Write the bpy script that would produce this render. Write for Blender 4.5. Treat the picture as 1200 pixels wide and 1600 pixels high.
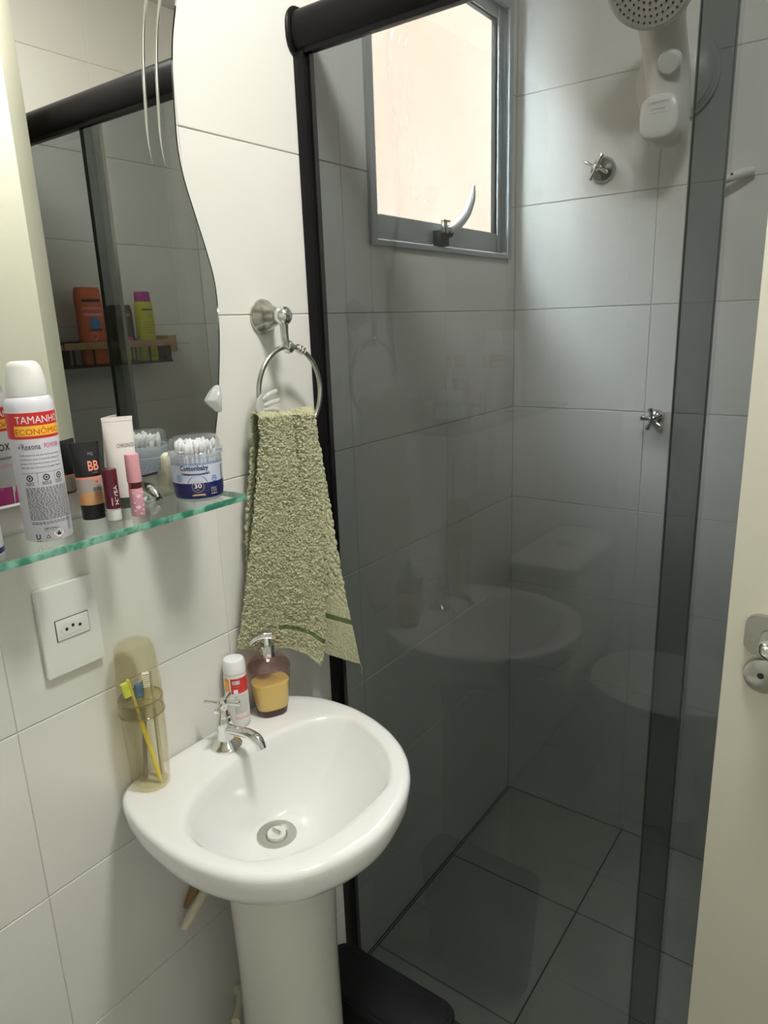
import bpy, bmesh, math, random
import numpy as np
from mathutils import Vector, Matrix
from math import sin, cos, pi, radians
for o in list(bpy.data.objects): bpy.data.objects.remove(o)
random.seed(7); rng = np.random.default_rng(7)
SC = bpy.context.scene; COL = SC.collection

# ------------------------------------------------------------------ camera, world, exposure
cam = bpy.data.cameras.new('camera'); camo = bpy.data.objects.new('camera', cam); COL.objects.link(camo)
yaw, pitch, roll = 0.6339, 0.2626, -0.0359
f_ = Vector((-sin(yaw)*cos(pitch), cos(yaw)*cos(pitch), -sin(pitch)))
r0 = Vector((cos(yaw), sin(yaw), 0)); u0 = r0.cross(f_)
r_ = cos(roll)*r0 + sin(roll)*u0; u_ = -sin(roll)*r0 + cos(roll)*u0
M = Matrix.Identity(4)
for i in range(3): M[i][0], M[i][1], M[i][2] = r_[i], u_[i], -f_[i]
M.translation = Vector((0.842, 0.0, 1.420)); camo.matrix_world = M
cam.sensor_fit = 'VERTICAL'; cam.sensor_height = 24.0; cam.sensor_width = 18.0
cam.lens = 1099.2/1600*24.0; cam.clip_start = 0.01
SC.camera = camo
W = bpy.data.worlds.new('world'); SC.world = W; W.use_nodes = True
W.node_tree.nodes['Background'].inputs[0].default_value = (0.86, 0.925, 1.0, 1)
W.node_tree.nodes['Background'].inputs[1].default_value = 46.0
SC.view_settings.view_transform = 'Standard'; SC.view_settings.look = 'None'
SC.view_settings.exposure = 0.0; SC.view_settings.gamma = 1.0
SC.view_settings.use_curve_mapping = False
LAMP = 122.0                      # radiance of the ceiling lamp's opal diffuser

# ------------------------------------------------------------------ materials
def nt(m):
    m.use_nodes = True; return m.node_tree, m.node_tree.nodes, m.node_tree.links
def mat(name, col, rough=0.5, metal=0.0, spec=0.5, bump=None, vary=None, coat=0.0, sheen=0.0, trans=0.0, ior=1.45, sss=0.0):
    m = bpy.data.materials.new(name); t, n, l = nt(m); b = n['Principled BSDF']
    b.inputs['Base Color'].default_value = (*col, 1); b.inputs['Roughness'].default_value = rough
    b.inputs['Metallic'].default_value = metal; b.inputs['Specular IOR Level'].default_value = spec
    b.inputs['Coat Weight'].default_value = coat; b.inputs['Sheen Weight'].default_value = sheen
    b.inputs['Transmission Weight'].default_value = trans; b.inputs['IOR'].default_value = ior
    if sss: b.inputs['Subsurface Weight'].default_value = sss; b.inputs['Subsurface Scale'].default_value = 0.01
    tc = n.new('ShaderNodeTexCoord')
    if bump:
        sc, st, dist = bump
        no = n.new('ShaderNodeTexNoise'); no.inputs['Scale'].default_value = sc; no.inputs['Detail'].default_value = 4
        l.new(tc.outputs['Object'], no.inputs['Vector'])
        bp = n.new('ShaderNodeBump'); bp.inputs['Strength'].default_value = st; bp.inputs['Distance'].default_value = dist
        l.new(no.outputs['Fac'], bp.inputs['Height']); l.new(bp.outputs['Normal'], b.inputs['Normal'])
    if vary:
        sc, c2, lo, hi = vary
        no = n.new('ShaderNodeTexNoise'); no.inputs['Scale'].default_value = sc; no.inputs['Detail'].default_value = 5
        l.new(tc.outputs['Object'], no.inputs['Vector'])
        rp = n.new('ShaderNodeMapRange'); rp.inputs['From Min'].default_value = lo; rp.inputs['From Max'].default_value = hi
        l.new(no.outputs['Fac'], rp.inputs['Value'])
        mx = n.new('ShaderNodeMix'); mx.data_type = 'RGBA'
        mx.inputs[6].default_value = (*col, 1); mx.inputs[7].default_value = (*c2, 1)
        l.new(rp.outputs['Result'], mx.inputs[0]); l.new(mx.outputs[2], b.inputs['Base Color'])
    return m
def clear(name, tint, ior=1.45, rough=0.0, body=0.0, body_col=(1, 1, 1), reflect=1.0):
    """clear or tinted sheet: tinted transparency, Fresnel reflection on the outer faces, optional milky body"""
    m = bpy.data.materials.new(name); t, n, l = nt(m); n.remove(n['Principled BSDF']); out = n['Material Output']
    tr = n.new('ShaderNodeBsdfTransparent'); tr.inputs[0].default_value = (*tint, 1)
    base = tr.outputs[0]
    if body:
        d = n.new('ShaderNodeBsdfDiffuse'); d.inputs[0].default_value = (*body_col, 1)
        tl = n.new('ShaderNodeBsdfTranslucent'); tl.inputs[0].default_value = (*body_col, 1)
        a = n.new('ShaderNodeMixShader'); a.inputs[0].default_value = 0.4; l.new(d.outputs[0], a.inputs[1]); l.new(tl.outputs[0], a.inputs[2])
        mx = n.new('ShaderNodeMixShader'); mx.inputs[0].default_value = body
        l.new(base, mx.inputs[1]); l.new(a.outputs[0], mx.inputs[2]); base = mx.outputs[0]
    gl = n.new('ShaderNodeBsdfGlossy'); gl.inputs['Roughness'].default_value = rough
    fr = n.new('ShaderNodeFresnel'); fr.inputs[0].default_value = ior
    ge = n.new('ShaderNodeNewGeometry')
    iv = n.new('ShaderNodeMath'); iv.operation = 'SUBTRACT'; iv.inputs[0].default_value = 1.0; l.new(ge.outputs['Backfacing'], iv.inputs[1])
    mu = n.new('ShaderNodeMath'); mu.operation = 'MULTIPLY'; l.new(fr.outputs[0], mu.inputs[0]); l.new(iv.outputs[0], mu.inputs[1])
    m2 = n.new('ShaderNodeMath'); m2.operation = 'MULTIPLY'; l.new(mu.outputs[0], m2.inputs[0]); m2.inputs[1].default_value = reflect
    ms = n.new('ShaderNodeMixShader'); l.new(m2.outputs[0], ms.inputs[0]); l.new(base, ms.inputs[1]); l.new(gl.outputs[0], ms.inputs[2])
    l.new(ms.outputs[0], out.inputs[0]); return m
def emit(name, col, s):
    m = bpy.data.materials.new(name); t, n, l = nt(m); n.remove(n['Principled BSDF'])
    e = n.new('ShaderNodeEmission'); e.inputs[0].default_value = (*col, 1); e.inputs[1].default_value = s
    l.new(e.outputs[0], n['Material Output'].inputs[0]); return m
X = {}
X['tile'] = mat('white_ceramic_tile', (.80, .795, .755), .22, spec=.45, bump=(9, .25, .004), vary=(3, (.77, .76, .715), .35, .7))
X['grout'] = mat('grout', (.60, .58, .53), .9, vary=(14, (.42, .40, .35), .5, .75))
X['ftile'] = mat('floor_tile', (.42, .43, .385), .3, bump=(30, .2, .002), vary=(6, (.37, .37, .33), .35, .7))
X['fgrout'] = mat('floor_grout', (.11, .11, .095), .9)
X['paint'] = mat('white_paint', (.80, .79, .74), .75, bump=(60, .15, .002))
X['ceramic'] = mat('glazed_white_china', (.86, .865, .845), .08, spec=.55, coat=.4, bump=(5, .05, .004))
X['pedestal'] = mat('glazed_pedestal_china', (.80, .79, .73), .12, spec=.5, coat=.3)
X['chrome'] = mat('chrome', (.80, .81, .80), .08, 1.0, bump=(25, .08, .002))
X['dullchrome'] = mat('worn_chrome', (.60, .60, .55), .22, 1.0, bump=(60, .2, .001), vary=(30, (.45, .45, .40), .4, .65))
X['steel'] = mat('brushed_drain_steel', (.58, .57, .53), .3, 1.0, bump=(120, .1, .001))
X['black'] = mat('black_powder_coat', (.007, .006, .007), .36, spec=.16, bump=(20, .1, .002))
X['blackpl'] = mat('black_plastic', (.010, .010, .012), .48, spec=.28, bump=(260, .35, .001))
X['smoke'] = clear('smoked_glass', (.585, .610, .615), 1.55, reflect=1.0)
X['polished_edge'] = mat('polished_glass_edge', (.30, .33, .32), .15, .3)
X['smoke_edge'] = mat('smoked_glass_edge', (.02, .025, .025), .12)
X['mirror'] = mat('silvered_mirror', (.86, .88, .84), .0, 1.0)
X['bevelglass'] = mat('bevelled_mirror_edge', (.80, .84, .80), .04, 1.0)
X['mirback'] = mat('mirror_backing', (.12, .13, .12), .5)
X['shelf'] = clear('clear_shelf_glass', (.93, .965, .945), 1.5, reflect=1.0)
X['shelf_edge'] = mat('green_glass_edge', (.05, .24, .16), .08, spec=.8, bump=(40, .5, .004), vary=(60, (.25, .52, .40), .42, .62))
X['alu'] = mat('grey_aluminium', (.42, .45, .46), .38, .35, bump=(80, .05, .001))
X['alu_dark'] = mat('dark_rubber_seal', (.02, .02, .02), .6)
X['lever'] = mat('silver_painted_lever', (.62, .63, .63), .3, .35)
X['pane'] = clear('window_pane', (.95, .95, .93), 1.45)
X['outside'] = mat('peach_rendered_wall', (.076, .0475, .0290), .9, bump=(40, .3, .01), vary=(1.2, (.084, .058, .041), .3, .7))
X['door'] = mat('cream_door_paint', (.70, .69, .58), .38, bump=(14, .12, .003), vary=(2, (.66, .65, .54), .35, .7))
X['plastic'] = mat('white_plastic', (.80, .80, .77), .35)
X['showerw'] = mat('aged_white_plastic', (.78, .77, .73), .3)
X['showerface'] = mat('beige_spray_face', (.62, .56, .50), .45)
X['hole'] = mat('dark_hole', (.03, .028, .025), .8)
X['creampl'] = mat('cream_plastic', (.72, .69, .55), .45)
X['foam'] = mat('brown_sealant', (.30, .20, .09), .9, bump=(120, .8, .004))
X['milky'] = clear('milky_clip_plastic', (.9, .9, .9), 1.45, .15, .65, (.85, .86, .84))
X['towel'] = mat('sage_terry', (.50, .505, .30), .95, spec=.1, sheen=.25, bump=(900, .9, .002), vary=(420, (.70, .70, .49), .42, .62))
X['towelband'] = mat('dark_green_woven_band', (.11, .16, .06), .8, bump=(700, .5, .001))
X['amber'] = clear('amber_case_plastic', (.978, .966, .90), 1.45, .06, .05, (.85, .80, .55))
X['amber_rim'] = clear('amber_thick_rim', (.86, .82, .60), 1.45, .05, .25, (.62, .56, .30))
X['soapbody'] = clear('mauve_tinted_plastic', (.87, .78, .775), 1.5, .03, .05, (.45, .30, .30))
X['soapbase'] = clear('mauve_thick_base', (.60, .42, .44), 1.5, .03, .25, (.22, .08, .10))
X['soap'] = mat('yellow_liquid_soap', (.92, .86, .26), .3, sss=.3)
X['clearpl'] = clear('clear_plastic', (.96, .97, .98), 1.45, .03, .06, (.85, .88, .9))
X['jarbody'] = clear('milky_jar_plastic', (.92, .94, .97), 1.45, .08, .35, (.80, .84, .90))
X['cotton'] = mat('cotton', (.92, .92, .92), .95, bump=(500, .5, .002))
X['canwhite'] = mat('white_printed_metal', (.74, .74, .80), .28, spec=.5)
X['red'] = mat('red_print', (.62, .03, .03), .35)
X['yellow'] = mat('yellow_print', (.95, .55, .04), .4)
X['white'] = mat('white_print', (.88, .88, .88), .4)
X['ink'] = mat('black_ink', (.03, .03, .045), .5)
X['navy'] = mat('navy_print', (.016, .020, .115), .35)
X['magenta'] = mat('magenta_print', (.62, .06, .30), .35)
X['pinkp'] = mat('pink_print', (.90, .42, .62), .4)
X['greyink'] = mat('grey_ink', (.32, .32, .33), .6)
X['bbblack'] = mat('soft_black_tube', (.012, .012, .016), .35)
X['bbgrey'] = mat('translucent_grey_tube', (.40, .36, .32), .3)
X['bbbeige'] = mat('beige_cream', (.66, .36, .17), .3)
X['coral'] = mat('coral_print', (.90, .32, .22), .4)
X['chronos'] = mat('pearl_tube', (.80, .77, .74), .3)
X['greencap'] = mat('dark_green_cap', (.05, .07, .045), .3)
X['wine'] = mat('wine_balm', (.085, .004, .018), .22, coat=.3)
X['pinkcap'] = mat('matte_pink_cap', (.66, .32, .37), .42)
X['pinkbody'] = mat('pink_gloss_body', (.68, .34, .41), .25, coat=.4)
X['pinkwin'] = clear('rosy_clear_neck', (.75, .35, .38), 1.45, .04, .25, (.4, .1, .12))
X['heart'] = mat('pale_heart_print', (.90, .66, .74), .4)
X['gold'] = mat('gold_print', (.62, .46, .20), .35)
X['skyblue'] = mat('blue_print', (.10, .30, .62), .4)
X['paleblue'] = mat('pale_lilac_label', (.62, .67, .82), .38)
X['orange'] = mat('orange_bottle', (.78, .16, .05), .3)
X['orangep'] = mat('orange_print', (.90, .33, .04), .4)
X['limey'] = mat('lime_yellow_bottle', (.62, .62, .02), .3)
X['purplecap'] = mat('purple_cap', (.42, .02, .28), .35)
X['choc'] = mat('dark_brown_pouch', (.035, .022, .018), .5)
X['hotpink'] = mat('hot_pink_print', (.80, .05, .35), .4)
X['wood'] = mat('bamboo_rail', (.50, .33, .17), .5, bump=(60, .3, .002), vary=(25, (.36, .22, .10), .4, .6))
X['brneon'] = mat('neon_bristles', (.72, .86, .04), .7)
X['bryellow'] = mat('yellow_handle', (.86, .74, .02), .3)
X['brblue'] = mat('blue_bristles', (.02, .16, .45), .7)
X['brgrey'] = mat('grey_handle', (.22, .20, .18), .25)
X['brsilver'] = mat('silver_handle_grip', (.55, .53, .50), .2, .4)
X['wall_out'] = mat('hall_paint', (.70, .68, .62), .8)
X['concrete'] = mat('concrete', (.3, .3, .28), .9)

# ------------------------------------------------------------------ object helpers
def rootloc(o):
    l = Vector((0, 0, 0))
    while o is not None: l += o.location; o = o.parent
    return l
def link(name, me, mats=None, parent=None, smooth=False, loc=None):
    if mats is not None:
        for m in (mats if isinstance(mats, (list, tuple)) else [mats]): me.materials.append(m)
    if smooth: me.shade_smooth()
    o = bpy.data.objects.new(name, me); COL.objects.link(o)
    if parent is not None: o.parent = parent
    if loc: o.location = loc
    return o
def mk(name, verts, faces, mats=None, parent=None, smooth=False, mi=None):
    off = rootloc(parent) if parent is not None else Vector((0, 0, 0))
    me = bpy.data.meshes.new(name)
    me.from_pydata([tuple(Vector(v)-off) for v in verts], [], faces)
    if mi is not None: me.polygons.foreach_set('material_index', mi)
    me.update(); return link(name, me, mats, parent, smooth)
def fixn(me):
    bm = bmesh.new(); bm.from_mesh(me); bmesh.ops.recalc_face_normals(bm, faces=bm.faces); bm.to_mesh(me); bm.free()
def root(name, loc, label, cat, group=None):
    o = bpy.data.objects.new(name, None); COL.objects.link(o); o.location = loc; o.empty_display_size = .02
    return tag(o, label, cat, group)
def tag(o, label, cat, group=None):
    o['label'] = label; o['category'] = cat
    if group: o['group'] = group
    return o
def struct(o): o['kind'] = 'structure'; return o
def boxbm(bm, a, b, bev=0.0, seg=2):
    a = Vector(a); b = Vector(b); lo = Vector(map(min, a, b)); hi = Vector(map(max, a, b))
    r = bmesh.ops.create_cube(bm, size=1.0); vs = r['verts']
    for v in vs: v.co = Vector([lo[i]+(v.co[i]+.5)*(hi[i]-lo[i]) for i in range(3)])
    if bev:
        es = list({e for v in vs for e in v.link_edges})
        bmesh.ops.bevel(bm, geom=es, offset=bev, segments=seg, affect='EDGES', profile=.6)
def frombm(name, bm, mats, parent=None, smooth=False, ang=40):
    off = rootloc(parent) if parent is not None else Vector((0, 0, 0))
    for v in bm.verts: v.co -= off
    bmesh.ops.recalc_face_normals(bm, faces=bm.faces)
    me = bpy.data.meshes.new(name); bm.to_mesh(me); bm.free()
    o = link(name, me, mats, parent)
    if smooth:
        me.shade_smooth(); me.set_sharp_from_angle(angle=radians(ang))
    return o
def box(name, a, b, m, parent=None, bev=0.0, seg=2):
    bm = bmesh.new(); boxbm(bm, a, b, bev, seg); return frombm(name, bm, m, parent, smooth=bev > 0, ang=50)
def boxes(name, lst, m, parent=None, bev=0.0):
    bm = bmesh.new()
    for a, b in lst: boxbm(bm, a, b, bev)
    return frombm(name, bm, m, parent, smooth=bev > 0, ang=50)
def frame_of(d):
    d = Vector(d).normalized(); h = Vector((0, 0, 1)) if abs(d.z) < .95 else Vector((1, 0, 0))
    a = d.cross(h).normalized(); return d, a, d.cross(a).normalized()
def lathe_vf(base, prof, axis=(0, 0, 1), n=40, ex=1.0, ey=1.0):
    base = Vector(base); axis = Vector(axis).normalized()
    if abs(axis.z) > .999: a, b = Vector((1, 0, 0)), Vector((0, 1, 0))*(1 if axis.z > 0 else -1)
    else: _, a, b = frame_of(axis); b = axis.cross(a)
    V, F = [], []
    for r, z in prof:
        for k in range(n):
            t = 2*pi*k/n; V.append(base+axis*z+a*(r*ex*cos(t))+b*(r*ey*sin(t)))
    for i in range(len(prof)-1):
        for k in range(n):
            k2 = (k+1) % n; F.append((i*n+k, i*n+k2, (i+1)*n+k2, (i+1)*n+k))
    if prof[0][0] > 1e-6: F.append(tuple(range(n-1, -1, -1)))
    if prof[-1][0] > 1e-6: F.append(tuple((len(prof)-1)*n+k for k in range(n)))
    return V, F
def lathe(name, base, prof, m, parent=None, axis=(0, 0, 1), n=40, ex=1.0, ey=1.0, ang=38):
    V, F = lathe_vf(base, prof, axis, n, ex, ey)
    bm = bmesh.new(); vs = [bm.verts.new(v) for v in V]
    for f in F:
        try: bm.faces.new([vs[i] for i in f])
        except ValueError: pass
    bmesh.ops.remove_doubles(bm, verts=bm.verts, dist=1e-6)
    return frombm(name, bm, m, parent, True, ang)
def sweep_bm(bm, pts, rad, n=12, cap=True, closed=False):
    pts = [Vector(p) for p in pts]; N = len(pts)
    rad = rad if isinstance(rad, (list, tuple)) else [rad]*N
    T = [((pts[(i+1) % N] if (closed or i < N-1) else pts[i])-(pts[i-1] if (closed or i > 0) else pts[i])).normalized() for i in range(N)]
    _, a, _b = frame_of(T[0]); rings = []
    for i in range(N):
        a = (a-T[i]*a.dot(T[i])).normalized(); b = T[i].cross(a)
        rings.append([bm.verts.new(pts[i]+(a*cos(2*pi*k/n)+b*sin(2*pi*k/n))*rad[i]) for k in range(n)])
    for i in range(N if closed else N-1):
        A, B = rings[i], rings[(i+1) % N]
        sh = 0
        if closed and i == N-1: sh = min(range(n), key=lambda s: (A[0].co-B[s].co).length)
        for k in range(n): bm.faces.new((A[k], A[(k+1) % n], B[(k+1+sh) % n], B[(k+sh) % n]))
    if cap and not closed: bm.faces.new(rings[0][::-1]); bm.faces.new(rings[-1])
def smoothpath(pts, sub=6):
    P = [Vector(p) for p in pts]; out = []
    for i in range(len(P)-1):
        p0 = P[max(i-1, 0)]; p1 = P[i]; p2 = P[i+1]; p3 = P[min(i+2, len(P)-1)]
        for s in range(sub):
            t = s/sub
            out.append(.5*((2*p1)+(p2-p0)*t+(2*p0-5*p1+4*p2-p3)*t*t+(3*p1-p0-3*p2+p3)*t**3))
    out.append(P[-1]); return out
def tube(name, pts, rad, m, parent=None, n=14, sub=6, closed=False):
    bm = bmesh.new(); p = smoothpath(pts, sub) if sub > 1 else pts
    if isinstance(rad, (list, tuple)) and sub > 1:
        rr = []
        for i in range(len(rad)-1): rr += [rad[i]+(rad[i+1]-rad[i])*s/sub for s in range(sub)]
        rad = rr+[rad[-1]]
    sweep_bm(bm, p, rad, n, closed=closed); return frombm(name, bm, m, parent, True, 50)
def loft_bm(bm, rings, caps=True):
    R = [[bm.verts.new(v) for v in r] for r in rings]; n = len(R[0])
    for A, B in zip(R[:-1], R[1:]):
        for k in range(n): bm.faces.new((A[k], A[(k+1) % n], B[(k+1) % n], B[k]))
    if caps: bm.faces.new(R[0][::-1]); bm.faces.new(R[-1])
def loft(name, rings, m, parent=None, ang=40, caps=True):
    bm = bmesh.new(); loft_bm(bm, rings, caps); bmesh.ops.remove_doubles(bm, verts=bm.verts, dist=1e-6)
    return frombm(name, bm, m, parent, True, ang)
def supering(c, a, b, phi, z, e=2.0, n=40):
    """superellipse ring: half width a along phi, half depth b across it"""
    u = Vector((cos(phi), sin(phi), 0)); w = Vector((-sin(phi), cos(phi), 0)); out = []
    for k in range(n):
        t = 2*pi*k/n; ct, st = cos(t), sin(t)
        out.append(Vector((c[0], c[1], 0))+u*(a*math.copysign(abs(ct)**(2/e), ct))+w*(b*math.copysign(abs(st)**(2/e), st))+Vector((0, 0, z)))
    return out
def prism(name, outline, axis, d0, d1, m, parent=None, bev=0.0):
    """outline of 2D points extruded along axis ('x','y','z') from d0 to d1"""
    def P(p, d):
        return {'x': (d, p[0], p[1]), 'y': (p[0], d, p[1]), 'z': (p[0], p[1], d)}[axis]
    bm = bmesh.new(); A = [bm.verts.new(P(p, d0)) for p in outline]; B = [bm.verts.new(P(p, d1)) for p in outline]; n = len(A)
    bm.faces.new(A[::-1]); bm.faces.new(B)
    for k in range(n): bm.faces.new((A[k], A[(k+1) % n], B[(k+1) % n], B[k]))
    if bev:
        es = [e for e in bm.edges if (e.verts[0] in B and e.verts[1] in B) or (e.verts[0] in A and e.verts[1] in A)]
        bmesh.ops.bevel(bm, geom=es, offset=bev, segments=2, affect='EDGES')
    return frombm(name, bm, m, parent, True, 35)
def rrect(x0, y0, x1, y1, r, n=6):
    out = []
    for cx, cy, a in ((x1-r, y1-r, 0), (x0+r, y1-r, 90), (x0+r, y0+r, 180), (x1-r, y0+r, 270)):
        for k in range(n+1): t = radians(a+90*k/n); out.append((cx+r*cos(t), cy+r*sin(t)))
    return out

# ------------------------------------------------------------------ flat print wrapped on surfaces
_tc = {}
def text2d(s, bold=0.0):
    key = (s, bold)
    if key in _tc: return _tc[key]
    cu = bpy.data.curves.new('print', 'FONT'); cu.body = s; cu.size = 1.0; cu.offset = bold; cu.resolution_u = 2
    o = bpy.data.objects.new('print', cu); COL.objects.link(o)
    dg = bpy.context.evaluated_depsgraph_get(); me = bpy.data.meshes.new_from_object(o.evaluated_get(dg))
    V = [(v.co.x, v.co.y) for v in me.vertices]; F = [tuple(p.vertices) for p in me.polygons]
    bpy.data.objects.remove(o); bpy.data.meshes.remove(me); bpy.data.curves.remove(cu)
    xs = [v[0] for v in V] or [0]; ys = [v[1] for v in V] or [0]
    x0, x1, y0, y1 = min(xs), max(xs), min(ys), max(ys)
    _tc[key] = ([(x-x0, y-y0) for x, y in V], F, x1-x0, y1-y0); return _tc[key]
class Print:
    def __init__(s, fn, step=.002): s.fn, s.step, s.V, s.F, s.I, s.M = fn, step, [], [], [], []
    def mi(s, m):
        if m not in s.M: s.M.append(m)
        return s.M.index(m)
    def poly(s, pts, m, lv=1):
        b = len(s.V); s.V += [s.fn(p[0], p[1], lv*.00012) for p in pts]; s.F.append(tuple(range(b, b+len(pts)))); s.I.append(s.mi(m))
    def rect(s, x0, y0, x1, y1, m, lv=1):
        nx = max(1, int(abs(x1-x0)/s.step)); ny = max(1, int(abs(y1-y0)/.006)); b = len(s.V)
        for j in range(ny+1):
            for i in range(nx+1): s.V.append(s.fn(x0+(x1-x0)*i/nx, y0+(y1-y0)*j/ny, lv*.00012))
        for j in range(ny):
            for i in range(nx): k = b+j*(nx+1)+i; s.F.append((k, k+1, k+nx+2, k+nx+1)); s.I.append(s.mi(m))
    def disc(s, x, y, r, m, lv=1, n=18, e=1.0): s.poly([(x+r*cos(2*pi*k/n), y+r*e*sin(2*pi*k/n)) for k in range(n)], m, lv)
    def ring(s, x, y, r, r2, m, lv=1, n=22):
        b = len(s.V)
        for k in range(n):
            t = 2*pi*k/n
            for q in (r, r2): s.V.append(s.fn(x+q*cos(t), y+q*sin(t), lv*.00012))
        for k in range(n): a = b+2*k; c = b+2*((k+1) % n); s.F.append((a, a+1, c+1, c)); s.I.append(s.mi(m))
    def text(s, t, x, y, w, m, h=None, bold=.0, lv=2, rot=0, center=False):
        V, F, tw, th = text2d(t, bold)
        if tw <= 0: return
        kx = w/tw; ky = (h/th) if h else kx
        if center: x -= (w/2 if not rot else 0)
        b = len(s.V); c, sn = cos(rot), sin(rot)
        for vx, vy in V:
            px, py = vx*kx, vy*ky; s.V.append(s.fn(x+px*c-py*sn, y+px*sn+py*c, lv*.00012))
        for f in F: s.F.append(tuple(b+i for i in f)); s.I.append(s.mi(m))
    def para(s, x0, x1, y1, y0, m, pitch=.0022, hgt=.0009, lv=1, fill=.85):
        y = y1
        while y > y0:
            x = x0
            while x < x1-.001:
                w = min(random.uniform(.0012, .0045), x1-x); s.rect(x, y-hgt, x+w*fill, y, m, lv); x += w+.0006
            y -= pitch
    def done(s, name, parent, label=None):
        o = mk(name, s.V, s.F, s.M, parent, False, s.I)
        if label: o['label'] = label
        return o
def cylmap(c, r, th0):
    rf = r if callable(r) else (lambda z: r)
    def fn(a, z, off):
        q = rf(z)+off; t = th0+a/rf(z); return (c[0]+q*cos(t), c[1]+q*sin(t), z)
    return fn
def loftmap(c, phi, ab, side=1):
    """a runs along the width axis of a lofted tube; ab(z) gives half width and half depth"""
    u = Vector((cos(phi), sin(phi))); w = Vector((sin(phi), -cos(phi)))
    def fn(a, z, off):
        A, B = ab(z); q = max(-.999, min(.999, a/A)); d = B*math.sqrt(1-q*q)+off+.0001
        p = u*a+w*d; return (c[0]+p.x, c[1]+p.y, z)
    return fn
def heart(x, y, s): return [(x+s*.062*16*sin(t)**3/1.0, y+s*.062*(13*cos(t)-5*cos(2*t)-2*cos(3*t)-cos(4*t))) for t in [2*pi*k/16 for k in range(16)]]

# ------------------------------------------------------------------ the room shell
RW, YB, YF, HC = 1.249, 1.752, -0.78, 2.42       # room width, back wall, wall behind, ceiling
ZK, TH, TW = 1.4392, .25, .35
WIN = (1.133, 1.712, 1.566, 2.125)              # window opening y0,y1,z0,z1
DOOR = (0.235, 0.855, -1.0, 2.12)
GA, GB, TD, BV = .00022, .0007, .0035, .0011                   # half joint, tile depth, arris
def cut(cells, hole):
    out = []
    for a0, a1, b0, b1 in cells:
        h0, h1, k0, k1 = hole
        if a1 <= h0 or a0 >= h1 or b1 <= k0 or b0 >= k1: out.append((a0, a1, b0, b1)); continue
        if a0 < h0: out.append((a0, h0, b0, b1))
        if a1 > h1: out.append((h1, a1, b0, b1))
        m0, m1 = max(a0, h0), min(a1, h1)
        if b0 < k0: out.append((m0, m1, b0, k0))
        if b1 > k1: out.append((m0, m1, k1, b1))
    return out
_tm = {}
def tilemesh(w, h, m):
    k = (round(w, 4), round(h, 4), m.name)
    if k in _tm: return _tm[k]
    bm = bmesh.new(); x, y = (w/2-GA, h/2-GB) if m.name[0] == 'w' else (w/2-.0016, h/2-.0016)
    rings = [[bm.verts.new((sx*(x-i), sy*(y-i), z)) for sx, sy in ((-1, -1), (1, -1), (1, 1), (-1, 1))]
             for i, z in ((0, -TD), (0, -.0012), (.0005, -.0004), (BV, 0))]
    for A, B in zip(rings[:-1], rings[1:]):
        for q in range(4): bm.faces.new((A[q], A[(q+1) % 4], B[(q+1) % 4], B[q]))
    bm.faces.new(rings[-1])
    me = bpy.data.meshes.new('tile'); bm.to_mesh(me); bm.free(); me.materials.append(m); _tm[k] = me; return me
def edges(v0, v1, base, step):
    k0 = math.floor((v0-base)/step); out = [v0]
    k = k0
    while base+k*step < v1:
        if base+k*step > v0+.004: out.append(base+k*step)
        k += 1
    if v1-out[-1] > .004: out.append(v1)
    else: out[-1] = v1
    return out
def tiles(parent, cells, place, m, jitter=.0005):
    for a0, a1, b0, b1 in cells:
        if a1-a0 < .006 or b1-b0 < .006: continue
        me = tilemesh(a1-a0, b1-b0, m); o = bpy.data.objects.new('tile', me); COL.objects.link(o); o.parent = parent
        MX = place((a0+a1)/2, (b0+b1)/2, random.uniform(-jitter, 0))
        o.matrix_local = MX @ Matrix.Rotation(random.uniform(-.0012, .0012), 4, 'X') @ Matrix.Rotation(random.uniform(-.0012, .0012), 4, 'Y')
def basis(a, b, n, o):
    m = Matrix.Identity(4)
    for i in range(3): m[i][0], m[i][1], m[i][2], m[i][3] = a[i], b[i], n[i], o[i]
    return m
zed = edges(0, HC, ZK-8*TH, TH)
yed = edges(YF, YB, 1.752-20*TW+.002, TW)
xed = edges(0, RW, .348, TW)
def grid(A, B): return [(a0, a1, b0, b1) for a0, a1 in zip(A[:-1], A[1:]) for b0, b1 in zip(B[:-1], B[1:])]
T = .035
y0, y1, z0, z1 = WIN
wl = struct(boxes('wall_left', [((-T, YF-T, -.1), (-TD+.0015, y0, HC+.1)), ((-T, y1, -.1), (-TD+.0015, YB+T, HC+.1)),
      ((-T, y0, -.1), (-TD+.0015, y1, z0)), ((-T, y0, z1), (-TD+.0015, y1, HC+.1))], X['grout']))
tiles(wl, cut(grid(yed, zed), WIN), lambda a, b, d: basis((0, 1, 0), (0, 0, 1), (1, 0, 0), (d, a, b)), X['tile'])
wb = struct(box('wall_back', (-.0055, YB+TD-.0015, -.1), (RW+.0055, YB+T, HC+.1), X['grout']))
tiles(wb, grid(xed, zed), lambda a, b, d: basis((1, 0, 0), (0, 0, 1), (0, -1, 0), (a, YB-d, b)), X['tile'])
wr = struct(boxes('wall_right', [((RW+TD-.0015, YF-T, -.1), (RW+T, DOOR[0], HC+.1)), ((RW+TD-.0015, DOOR[1], -.1), (RW+T, YB+T, HC+.1)),
      ((RW+TD-.0015, DOOR[0], DOOR[3]), (RW+T, DOOR[1], HC+.1))], X['grout']))
tiles(wr, cut(grid(yed, zed), (DOOR[0]-.05, DOOR[1]+.04, -1, DOOR[3]+.05)), lambda a, b, d: basis((0, -1, 0), (0, 0, 1), (-1, 0, 0), (RW-d, a, b)), X['tile'])
wf = struct(box('wall_front', (-.0055, YF-T, -.1), (RW+.0055, YF-TD+.0015, HC+.1), X['grout']))
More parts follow.
